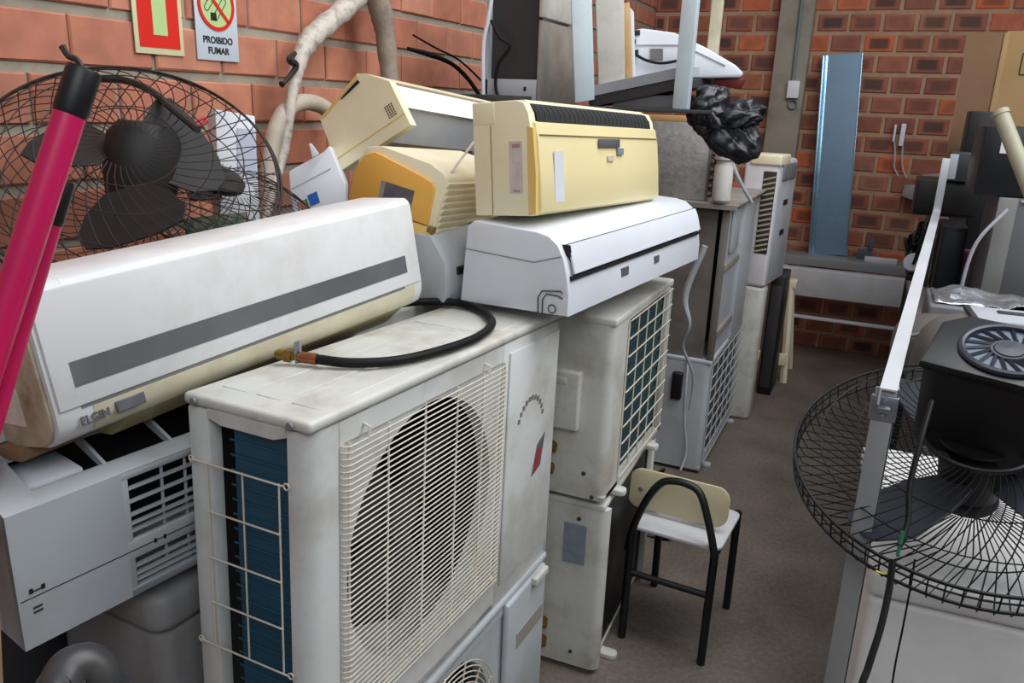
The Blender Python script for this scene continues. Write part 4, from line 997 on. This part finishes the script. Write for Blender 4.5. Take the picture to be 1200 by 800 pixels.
# ------------------------------------------------------------------ small school chair
chr_ = thing('school_chair', 'small black tube framed school chair with cream and white panels in the aisle', 'chair', (-.44, 2.5, 0), (0, 0, -3))
def cl_(v): return Vector(v)
hw = .138
lg = [(-hw, -.185), (hw, -.185), (-hw, .17), (hw, .17)]
for x, y in lg:
    MB().tube([(x, y, 0), (x, y * .93, .40)], .0135, 10).build('leg', BLACK, chr_)
MB().tube([(-hw, -.175, .25), (hw, -.175, .25)], .011, 10).build('front_stretcher', BLACK, chr_)
for x in (-hw, hw): MB().tube([(x, -.17, .395), (x, .16, .395)], .011, 10).build('side_rail', BLACK, chr_)
MB().prism(rrect(-.15, .155, -.19, .12, .035), 'z', .405, .418, .004, 2, Matrix.Rotation(R(-2), 4, 'X')).build('seat', PLYW, chr_)
bk_ = MB().prism(rrect(-.172, .172, 0, .138, .045), 'y', -.005, .007, .003, 2, Matrix.Translation((-.028, -.065, .436)) @ Matrix.Rotation(R(-9), 4, 'X')); bk_.build('backrest', PLYC, chr_)
for x in (-.10, .06): MB().tube([(x, .0, .39), (x, -.03, .43), (x, -.035, .53)], .009, 10).build('back_post', BLACK, chr_)
ap = smooth([(-hw - .012, -.165, .33), (-hw + .004, -.175, .42), (-.10, -.165, .525), (-.062, -.152, .588), (-.02, -.148, .605), (.025, -.148, .605), (.065, -.152, .588), (.098, -.165, .525), (hw - .004, -.178, .42), (hw + .004, -.182, .375)], 6)
MB().tube(ap, .0125, 12).build('arch_tube', BLACK, chr_)
for x, z in ((-.15, .49),): MB().lathe([(0, .003), (.008, .002), (.009, 0)], (x, -.075, .51), (0, -1, 0), 10).build('rivet', GREY, chr_)
MB().lathe([(0, .003), (.006, .002), (.007, 0)], (.125, -.16, .42), (0, 0, 1), 10).build('rivet', GREY, chr_)

# ------------------------------------------------------------------ back wall: low frame, steel sheet, adapters
bf = thing('low_rack', 'low galvanised metal frame in front of the back brick wall', 'frame', (-.2, 5.98, 0))
def bx_(x0, x1, z0, z1, y0, y1, nm, mt, bev=.003): return MB().box(x0 + .2, x1 + .2, y0 - 5.98, y1 - 5.98, z0, z1, bev).build(nm, mt, bf)
bx_(-.62, 1.6, .50, .695, 5.95, 6.05, 'front_panel', mat('bright_galvanised', (205, 209, 211), .35, metal=.15, dirt=.3, dcol=(140, 138, 132), scale=6), .006)
bx_(-.62, 1.6, .70, .765, 6.06, 6.30, 'top_ledge', mat('dull_grey_metal', (140, 142, 142), .5, metal=.4), .004)
bx_(-.62, 1.6, .335, .355, 5.96, 6.0, 'lower_rail', ALU)
for x in (-.60, 1.5): bx_(x, x + .05, 0, .70, 6.05, 6.10, 'leg', GBROWN)
bx_(-.05, .16, .765, .80, 6.1, 6.16, 'white_strip', ALU); 
cp_ = thing('pipe_clamp', 'blue grey bracket standing on the low frame by the steel sheet', 'bracket', (-.045, 6.22, .765))
MB().box(-.06, .03, -.02, .02, 0, .07, .004).build('base_block', mat('slate_metal', (74, 82, 94), .5), cp_); MB().box(.0, .04, -.02, .02, .06, .16, .004).build('upright', mat('slate_metal', (74, 82, 94), .5), cp_)
sh = thing('steel_sheet', 'galvanised channel sheet with sky reflection in its colour, leaning upright on the back brick wall', 'metal sheet', (-.31, 6.24, .766))
sp = [aty(u, v, 6.3) for u, v in ((965, 62), (1015, 62), (990, 300), (950, 295))]
hgt = sp[0].z - .766
Ms = Matrix.Rotation(R(-4.8), 4, 'X') @ Matrix.Rotation(R(-4.2), 4, 'Y')
MB().box(-.085, .135, 0, .003, 0, hgt + .005, 0, 2, Ms).build('web', SHEET, sh)
MB().box(-.115, -.085, -.012, .002, 0, hgt + .003, .002, 2, Ms).box(-.122, -.112, -.03, .002, 0, hgt, .002, 2, Ms).build('folded_edge', mat('bright_sky_tinted_steel', (150, 190, 212), .25, metal=.8), sh)  # edge colour carries the blue sky reflection too
MB().box(.133, .139, -.012, .003, 0, hgt + .004, .001, 2, Ms).build('folded_edge', mat('bright_sky_tinted_steel', (150, 190, 212)), sh)
def adapter(label, u0, u1, v0, v1, cab_pts):
    y = YB - .03
    a = aty(u0, v1, y); b = aty(u1, v0, y)
    o = thing('power_adapter', label, 'adapter', ((a.x + b.x) / 2, YB, a.z), group=None)
    w2 = (b.x - a.x) * .62; hh_ = b.z - a.z
    MB().box(-w2, w2, -.05, .0, 0, hh_, .004, 3).build('housing', PAPER, o)
    MB().tube(smooth([aty(u, v, y) - o.location for u, v in cab_pts], 6), .006, 6).build('cord', LGREY, o)
adapter('smaller pale wall plug on the back brick wall, left of two', 1045.5, 1051, 146, 166, [(1048, 166), (1049, 180), (1048, 196), (1053, 206)])
adapter('larger pale wall plug on the back brick wall, right of two', 1053, 1062, 145, 171, [(1058, 171), (1057, 185), (1058, 198), (1062, 208)])
gl = thing('cable_tray', 'small pale grey wall tray under the two wall plugs', 'tray', (aty(1078, 220, YB - .1).x, YB - .006, aty(1078, 234, YB - .1).z))
MB().prism([(-.11, .02), (-.05, 0), (.13, 0), (.13, .19), (.0, .17), (-.03, .10), (-.10, .09)], 'y', -.13, 0, .006).build('shell', mat('warm_grey_plastic', (150, 144, 138), .5, dirt=.3), gl)  # even warm grey plastic with scattered dirt
MB().box(-.0, .11, -.135, -.125, .03, .13, .003).build('front_lip', LGREY, gl)

# ------------------------------------------------------------------ right side: bench, angle bar frame
ZB = 1.0
bn = thing('steel_workbench', 'long steel bench under the dark boxes on the right', 'bench', (.75, 3.7, 0))
MB().box(.17 - .75, 1.45 - .75, 2.05 - 3.7, 5.3 - 3.7, ZB - .04, ZB, .004).build('top', GBROWN, bn)
for x, y in ((.22, 2.12), (1.38, 2.12), (.22, 5.2), (1.38, 5.2)): MB().box(x - .75 - .025, x - .75 + .025, y - 3.7 - .025, y - 3.7 + .025, 0, ZB - .04, .003).build('leg', DGREY, bn)
MB().box(.22 - .75, 1.38 - .75, 2.3 - 3.7, 2.33 - 3.7, .05, ZB - .04).build('rear_screen', DGREY, bn)
rf = thing('angle_bar_frame', 'bright aluminium angle bar on a grey post beside the right fan', 'frame', (.058, 1.33, 0))
p0 = dep(1049, 438, 1.36); zt = p0.z
MB().box(-.022, .012, -.003, .0, 0, zt + .01, .0008).box(.009, .012, -.003, .03, 0, zt + .01, .0008).build('post', mat('grey_galvanised_post', (150, 152, 152), .45, metal=.15, dirt=.3, dcol=(110, 108, 104)), rf)
e_ = Vector((.232, 4.107, zt + .02)) - rf.location; s_ = Vector((-.004, -.01, zt + .008))
bar = MB(); 
dd = (e_ - s_).normalized(); sd = Vector((dd.y, -dd.x, 0)).normalized()
loft(bar, [s_ - sd * .0125, s_ + sd * .0125, s_ + sd * .0125 + Vector((0, 0, .003)), s_ - sd * .0125 + Vector((0, 0, .003))], [e_ - sd * .0155, e_ + sd * .0155, e_ + sd * .0155 + Vector((0, 0, .003)), e_ - sd * .0155 + Vector((0, 0, .003))])
loft(bar, [s_ - sd * .0125, s_ - sd * .0095, s_ - sd * .0095 - Vector((0, 0, .025)), s_ - sd * .0125 - Vector((0, 0, .025))], [e_ - sd * .0155, e_ - sd * .0125, e_ - sd * .0125 - Vector((0, 0, .025)), e_ - sd * .0155 - Vector((0, 0, .025))])
bar.build('top_bar', ALU, rf)
MB().box(e_.x - .016, e_.x + .016, e_.y, e_.y + .003, e_.z - .02, e_.z + .23, .0008).box(e_.x - .016, e_.x + .016, e_.y + .003, e_.y + .02, e_.z + .2, e_.z + .23).build('bent_end', ALU, rf)
MB().box(e_.x - .016, e_.x + .016, e_.y + .004, e_.y + .02, -0.0, e_.z - .005, .0008).build('rear_post', DGREY, rf)
MB().box(-.026, .014, -.006, .004, zt - .045, zt - .003, .002).box(-.016, .004, -.012, -.004, zt - .03, zt - .02, .002).build('joint_plate', STEEL, rf)
for z in (zt - .012, zt - .036): MB().lathe([(0, .004), (.005, .003), (.006, 0)], (-.006, -.006, z), (0, -1, 0), 8).build('bolt', STEEL, rf)

# white box under the fan
wbx = thing('chest_freezer', 'white appliance box under the fan at lower right', 'appliance', (.085, 1.40, 0), (0, 0, 3))
MB().box(0, .72, 0, .6, 0, .93, .012, 3).build('cabinet', mat('appliance_white_enamel', (226, 226, 224), .4, dirt=.3, dcol=(150, 142, 130), scale=3), wbx)  # plain white enamel, one even tone with random grime
MB().box(-.006, .726, -.006, .606, .935, .985, .012, 3).build('lid', mat('appliance_white_enamel', (226, 226, 224)), wbx)
MB().box(.36, .44, -.02, .0, .87, .90, .005).build('handle', GREY, wbx)

# fan on it, guard up, motor showing
fc = dep(1141, 541, 1.40)
rfan = thing('pedestal_fan', 'large black wire fan with motor lying face down at right', 'fan', fc)
va = Vector((ray(1138, 566).x, ray(1138, 566).y, 0)).normalized(); ra = Vector((va.y, -va.x, 0))
rfan.rotation_euler = basis(ra, va * math.cos(R(19)) + Vector((0, 0, math.sin(R(19)))))
RF = .295
g = MB(); wire_basket(g, RF, .055, 72, (.5, .8), .0011, .0032, .085, .55); g.build('rear_guard', WIREB, rfan)
g = MB()
for k in range(76):
    a = 2 * PI * k / 76; g.tube([(RF * math.cos(a), RF * math.sin(a), -.002), (RF * .995 * math.cos(a), RF * .995 * math.sin(a), -.035), (RF * .95 * math.cos(a), RF * .95 * math.sin(a), -.06), (RF * .5 * math.cos(a + .2), RF * .5 * math.sin(a + .2), -.085), (.05 * math.cos(a + .4), .05 * math.sin(a + .4), -.09)], .0013, 4)
g.ring((0, 0, -.036), RF * .998, .0030, (0, 0, 1), 72, 6); g.ring((0, 0, -.08), RF * .6, .0014, (0, 0, 1), 60, 5); g.ring((0, 0, -.015), RF, .002, (0, 0, 1), 72, 6)
g.build('front_guard', WIREB, rfan)
MB().lathe([(0, -.088), (.05, -.088), (.052, -.08), (0, -.08)], (0, 0, 0), (0, 0, 1), 24).build('hub_badge', DGREY, rfan)
MB().lathe([(0, .03), (.05, .028), (.055, 0), (.05, -.06), (0, -.065)], (0, 0, 0), (0, 0, 1), 28).build('hub', BLACK, rfan)
for a0 in (238, 358, 118):
    Mk = Matrix.Rotation(R(a0), 4, 'Z') @ Matrix.Rotation(R(20), 4, 'X')
    MB().prism([(.04, -.04), (.09, -.07), (.16, -.085), (.23, -.07), (.262, -.02), (.265, .03), (.22, .07), (.13, .06), (.05, .035)], 'z', -.022, -.018, .001, 1, Mk).build('blade', mat('dark_blue_grey_blade', (48, 52, 60), .3), rfan)
MB().ring((0, 0, .055), .086, .005, (0, 0, 1), 40, 8).lathe([(.02, .052), (.07, .052), (.07, .046), (.02, .046)], (.0, .02, 0)).build('guard_plate', BLACK, rfan)
mo = Matrix.Translation((.004, .050, .06)) @ Matrix.Rotation(R(-8), 4, 'Z')
mt_ = MB(); mt_.prism(rrect(-.100, .10, -.078, .085, .03), 'z', -.045, .136, .014, 3, mo); mt_.build('motor_housing', BLACK, rfan)
mt_ = MB(); mt_.prism([(-.10, -.085), (.11, -.085), (.11, .09), (-.07, .09), (-.105, .05)], 'z', .128, .145, .006, 2, mo); mt_.build('housing_cap', BLACK, rfan)
Mv = mo @ Matrix.Translation((.012, .0, .145))
vt = MB(); vt.X = Mv
vt.ring((0, 0, .004), .070, .006, (0, 0, 1), 40, 8); vt.ring((0, 0, .002), .026, .004, (0, 0, 1), 24, 6); vt.lathe([(0, .008), (.022, .007), (.026, 0)], (0, 0, 0), (0, 0, 1), 20)
for k in range(18):
    a = 2 * PI * k / 18; vt.tube([(.028 * math.cos(a), .028 * math.sin(a), .003), (.066 * math.cos(a + .35), .066 * math.sin(a + .35), .003)], .0032, 4)
vt.build('vent_cap', mat('blue_black_plastic', (40, 46, 58), .35), rfan)
vt = MB(); vt.X = Mv; vt.lathe([(0, .001), (.066, .001)], (0, 0, 0)); vt.build('vent_recess', mat('vent_depth', (92, 104, 122), .4), rfan)

pipe('power_cable', 'black cable with bare green and yellow wires hanging across the fan', [dep(1092, 470, 1.30), dep(1078, 520, 1.26), dep(1066, 570, 1.24), dep(1064, 610, 1.22), dep(1054, 640, 1.2)], [.0045] * 4, RUBBER, 8, 'cable')
gw = thing('wire_end', 'bare green and yellow wire ends of the hanging black cable', 'wire', dep(1050, 660, 1.2))
MB().tube(smooth([dep(1058, 622, 1.2) - gw.location, dep(1054, 640, 1.2) - gw.location, dep(1052, 652, 1.2) - gw.location], 5), .003, 6).build('green_wire', GREENW, gw)
MB().tube(smooth([dep(1026, 669, 1.2) - gw.location, dep(1038, 672, 1.2) - gw.location, dep(1046, 668, 1.2) - gw.location], 5), .0015, 6).build('yellow_wire', YELLOWW, gw)
pipe('power_cable', 'thick black cable hanging in front of the white appliance', [dep(1046, 655, 1.2), dep(1042, 690, 1.19), dep(1032, 735, 1.17), dep(1018, 780, 1.15), dep(1004, 830, 1.13), dep(985, 1000, 1.1)], [.005] * 4, RUBBER, 8, 'cable')
pipe('thin_cord', 'thin dark cord hanging down the front of the white appliance', [dep(1072, 655, 1.25), dep(1068, 682, 1.25), dep(1058, 735, 1.24), dep(1045, 805, 1.23), dep(1030, 950, 1.22)], [.0016] * 4, RUBBER, 5, 'cord')

# ------------------------------------------------------------------ dark boxes and cardboard on the bench
def rbox(name, label, cat, u0, v0, u1, v1, y, dy, zb, mt, rz=0, bev=.006, ztop=None, parts=None):
    """box whose front left/right edges fall on u0,u1 at depth y"""
    a = aty(u0, v1, y); b = aty(u1, v1, y); tz = aty((u0 + u1) / 2, v0, y).z if ztop is None else ztop
    zb = a.z if zb is None else zb
    o = thing(name, label, cat, (a.x, y, zb), (0, 0, rz)); w = b.x - a.x
    MB().box(0, w, 0, dy, 0, tz - zb, bev).build('case', mt, o)
    return o, w, tz - zb
o1, w1, h1 = rbox('speaker_box', 'lowest dark box of the stack, standing on the bench beside the pink packet', 'box', 1092, 265, 1122, 335, 3.95, .3, ZB, BLACK, 0)
MB().box(.01, w1 - .01, -.004, .002, .02, h1 - .02, .002).build('front_face', mat('blue_black_panel', (26, 32, 40), .4), o1)
o2, w2, h2 = rbox('monitor', 'wide dark monitor case in the middle of the dark stack', 'monitor', 1066, 212, 1142, 266, 4.32, .32, ZB + h1 + .002, mat('near_black_plastic', (20, 22, 26), .35), 0)
MB().box(.006, w2 - .006, -.004, .002, .012, h2 - .012, .003).build('front_face', BLACK, o2)
zt2 = ZB + h1 + h2 + .004
o3, w3, h3 = rbox('speaker_box', 'upright black speaker box with a row of pale marks, topmost of the dark stack', 'speaker', 1122, 130, 1162, 212, 4.42, .22, zt2, BLACK, 0)
for k in range(4): MB().box(.012, .03, -.003, .001, .05 + .022 * k, .062 + .022 * k).build('pale_mark', LGREY, o3)
o4, w4, h4 = rbox('computer_tower', 'small grey and black box with ports in front of the black speaker', 'box', 1108, 178, 1134, 212, 4.3, .1, zt2, DGREY, 0)
MB().box(.0, w4 * .4, -.004, .002, .01, h4 - .01, .002).build('port_panel', LGREY, o4)
ltop = zt2
pcs, wp, hp_ = rbox('computer_tower', 'grey computer case with a pale side strip standing on the bench at right', 'computer', 1148, 232, 1215, 345, 3.5, .45, ZB, mat('mid_grey_case', (92, 94, 98), .5, dirt=.2), 0, .004)
MB().box(-.002, .062, -.006, .002, .0, hp_, .003).build('side_strip', mat('pale_grey_strip', (128, 128, 126), .5, dirt=.3), pcs)
MB().box(.18, wp, -.006, .002, .0, hp_ * .72, .003).build('front_bay', BLACK, pcs)
MB().box(.07, wp, -.006, .002, hp_ - .014, hp_ - .004, .001).build('top_trim', LGREY, pcs)
MB().tube(smooth([(.03, -.03, hp_ * .92), (-.05, -.05, hp_ * .65), (-.07, -.05, hp_ * .3), (-.055, -.04, .02)], 6), .007, 8).build('cable', LGREY, pcs)
zt3 = ZB + hp_ + .002
o5, w5, h5 = rbox('projector_case', 'black box with a white tag lying on the grey computer case', 'box', 1140, 148, 1215, 226, 3.52, .40, zt3, mat('near_black_plastic', (20, 22, 26)), 0)
MB().box(.06, .12, -.003, .001, h5 * .62, h5 * .82).build('white_tag', PAPER, o5)
pk = MB().box(0, .07, 0, .06, 0, .14, .01); pk.m = 1; pk.box(-.002, .072, -.002, .062, .14, .20, .01)
tag(pk.build('packet', [mat('grey_packet', (120, 112, 110), .6, dirt=.4), mat('pink_packet', (178, 90, 130), .5)], None, (aty(1123, 330, 4.0).x, 4.0, ZB)), 'small grey and pink packet on the bench between dark box and computer case', 'packet')
stool = thing('stack_crate', 'dark crate on the bench carrying the cardboard boxes', 'crate', (.36, 4.72, ZB))
MB().box(0, .7, 0, .5, 0, .47, .006).build('body', DGREY, stool); MB().box(.05, .65, -.006, .002, .05, .42, .003).build('front_panel', BLACK, stool)
CB0 = aty(1120, 205, 4.4); CB1 = aty(1167, 205, 4.62)
cx = thing('cardboard_box', 'tall brown cardboard box with tan side on the dark crate, top right', 'box', (aty(1120, 120, 4.8).x, 4.8, 1.472), (0, 0, 0))
zc = aty(1120, 38, 4.8).z
MB().prism([(0, 0), (.172, .05), (.75, .04), (.54, -.10 + .5), (.25, .42)][:3] + [(.62, .5), (.05, .45)], 'z', 0, zc - 1.472, .003).build('carton', CARD, cx)
ang = math.atan2(-.06, .535)
Mc = Matrix.Translation((.172, .05, 0)) @ Matrix.Rotation(ang, 4, 'Z')
MB().box(0, .53, -.003, .003, .0, zc - 1.472 + .012, .001, 1, Mc).build('tan_side', CARDT, cx)
pr_ = MB()
for q in ((.09, .20, .008), ):
    pr_.tube([Mc @ Vector((xx, -.005, zz)) for xx, zz in rrect(.085, .185, .50, .60, .004, 2)], .003, 4, True)
for xx in (.108, .125, .155): pr_.box(xx, xx + .012, -.006, -.003, .515, .585, 0, 2, Mc)
pr_.build('printed_symbol', CARDP, cx)
MB().box(.16, .184, .036, .054, 0, zc - 1.47, .002).build('corner_tape', CARDT, cx)
bt = thing('plastic_tube', 'beige tube leaning in front of the black boxes at the right edge', 'tube', dep(1230, 300, 2.4))
a = dep(1172, 132, 2.62) - bt.location; b2 = dep(1205, 215, 2.55) - bt.location
dirt_ = (b2 - a).normalized(); end = a + dirt_ * ((a.z + bt.location.z - ZB) / -dirt_.z) if dirt_.z < 0 else b2
MB().tube([a, end], .025, 16).build('tube', mat('beige_plastic', (166, 162, 140), .45, dirt=.2), bt)
MB().tube([a - dirt_ * .004, a + dirt_ * .012], .028, 16).build('end_ring', mat('beige_plastic', (166, 162, 140)), bt)

# grey plastic shells and foil in the middle of the bench
def shell(name, label, pos, sx, sy, sz, rot, mt, parts):
    o = thing(name, label, 'plastic shell', pos, rot)
    b = bmesh.new(); bmesh.ops.create_uvsphere(b, u_segments=36, v_segments=18, radius=1)
    for v in b.verts:
        p = v.co
        def se(t, e): return math.copysign(abs(t) ** e, t)
        v.co = Vector((se(p.x, .55) * sx, se(p.y, .6) * sy, max(se(p.z, .62), -.35) * sz + .35 * sz))
    mb = MB(); mb.bm(b); b.free(); mb.build('shell', mt, o)
    parts(o); return o
SHG = mat('grey_brown_shell', (100, 97, 93), .4, dirt=.25, dcol=(90, 82, 74))
def p1(o):
    MB().tube(smooth([(-.17, -.12, .12), (-.08, -.165, .155), (.06, -.165, .16), (.16, -.12, .13)], 6), .006, 8).build('rim_line', LABELG, o)
def p2(o):
    MB().box(-.09, .14, -.07, .10, .238, .255, .008, 2).build('top_panel', LGREY, o)
    MB().box(-.10, -.075, -.09, .11, .239, .253, .003).box(-.03, .08, .02, .05, .253, .259, .003).build('panel_slot', DGREY, o)
    MB().tube(smooth([(.02, -.10, .235), (.10, -.12, .265), (.22, -.06, .305), (.34, .0, .34)], 6), .022, 10, flat=.4).build('strap', mat('pale_metal_strap', (190, 196, 204), .35, metal=.3), o)
shell('monitor_shell', 'grey rounded shell lying behind, under the silver foil', (.29, 2.76, ZB), .19, .17, .115, (0, 0, 8), SHG, p1)
shell('monitor_shell', 'grey rounded shell with a pale top panel, nearest to the fan motor', (.36, 2.42, ZB), .22, .15, .182, (0, 0, 4), SHG, p2)
fo = MB(); nx, ny = 26, 18
vs = []; fs = []
for i in range(nx + 1):
    for j in range(ny + 1):
        x = i / nx * .46; y = j / ny * .26; z = .015 + .028 * abs(noise.noise(Vector((x * 14, y * 14, 2)))) + .05 * noise.noise(Vector((x * 5, y * 5, 4))) ** 2
        vs.append((x, y, z))
for i in range(nx):
    for j in range(ny): a = i * (ny + 1) + j; fs.append((a, a + ny + 1, a + ny + 2, a + 1))
fo.add(vs, fs)
fbx = thing('flat_case', 'grey flat case on the bench carrying the silver foil', 'case', (.2, 3.02, ZB)); MB().box(0, .5, 0, .32, 0, .14, .01, 3).build('case', GREY, fbx); MB().box(.02, .48, -.004, .002, .06, .066).build('seam', DGREY, fbx)
fob = fo.build('silver_foil', FOIL, None, (.215, 3.05, ZB + .128), auto=20); tag(fob, 'crumpled silver foil lying on the flat grey case', 'foil')
sof = fob.modifiers.new('thick', 'SOLIDIFY'); sof.thickness = .0015
cbn = thing('cable_bundle', 'tangle of black cables at the far left end of the bench', 'cable', (.19, 4.35, ZB))
bq = MB()
for k in range(12):
    c = Vector((rng.uniform(-.02, .03), rng.uniform(-.1, .1), rng.uniform(.03, .22)))
    bq.tube(smooth([c + Vector((rng.uniform(-.05, .05), rng.uniform(-.1, .1), rng.uniform(-.12, .1) if c.z > .14 else rng.uniform(-.02, .12))) for _ in range(5)], 5, True), .008, 6, True)
bq.build('loops', RUBBER, cbn)
MB().lathe([(0, .02), (.04, .018), (.045, 0), (0, -.005)], (-.01, -.13, .09), (-.4, -1, .2), 20).build('white_plug', LGREY, cbn)
MB().box(-.03, .06, -.12, .12, 0, .03, .006).build('cable_tray', BLACK, cbn)

# ------------------------------------------------------------------ light
w = bpy.data.worlds.new('daylight'); bpy.context.scene.world = w; w.use_nodes = True
nt = w.node_tree; N = nt.nodes; L = nt.links
bgd = N['Background']; tc = N.new('ShaderNodeTexCoord'); sx = N.new('ShaderNodeSeparateXYZ'); rp = N.new('ShaderNodeValToRGB')
L.new(tc.outputs['Generated'], sx.inputs[0]); mrr = N.new('ShaderNodeMapRange'); mrr.inputs[1].default_value = -1; mrr.inputs[2].default_value = 1
L.new(sx.outputs[2], mrr.inputs[0]); L.new(mrr.outputs[0], rp.inputs[0]); L.new(rp.outputs[0], bgd.inputs[0])
el = rp.color_ramp.elements
el[0].position = .45; el[0].color = (.10, .10, .11, 1); el[1].position = 1; el[1].color = (.62, .68, .78, 1)
e = el.new(.62); e.color = (.30, .34, .40, 1)
bgd.inputs[1].default_value = .52
def area(name, loc, target, sx_, sy_, power, colr):
    l = bpy.data.lights.new(name, 'AREA'); l.shape = 'RECTANGLE'; l.size = sx_; l.size_y = sy_; l.energy = power; l.color = colr
    o = bpy.data.objects.new(name, l); C.objects.link(o); o.location = loc
    o.rotation_euler = (Vector(target) - Vector(loc)).to_track_quat('-Z', 'Y').to_euler(); return o
area('roof_opening_light', (1.0, 2.4, 4.3), (-.7, 2.2, 1.0), 2.4, 4.2, 172, (.98, .99, 1))
area('front_fill_light', (1.3, -1.5, 3.7), (-.9, 2.0, 1.6), 2.4, 1.6, 52, (.95, .975, 1))  # added fill lamp behind the camera, brightens the camera-facing sides
for o in list(C.objects):
    if o.parent is None:
        n0 = o.name.split('.')[0]
        gname = {'condenser_unit': 'outdoor condensers stacked along the aisle', 'split_indoor_unit': 'indoor air conditioners piled on the left', 'broom_handle': 'pink poles in the foreground', 'power_adapter': 'wall plugs on the back wall', 'taped_pipe': 'taped pipes on the left wall', 'loose_cable': 'dark cables behind the tipped unit', 'monitor_shell': 'grey shells on the bench', 'condenser_chassis': 'stripped metal chassis'}.get(n0)
        if gname: o['group'] = gname
sc = bpy.context.scene
sc.view_settings.view_transform = 'Standard'; sc.view_settings.look = 'None'; sc.view_settings.gamma = 1; sc.view_settings.exposure = 0.0
sc.view_settings.use_curve_mapping = False
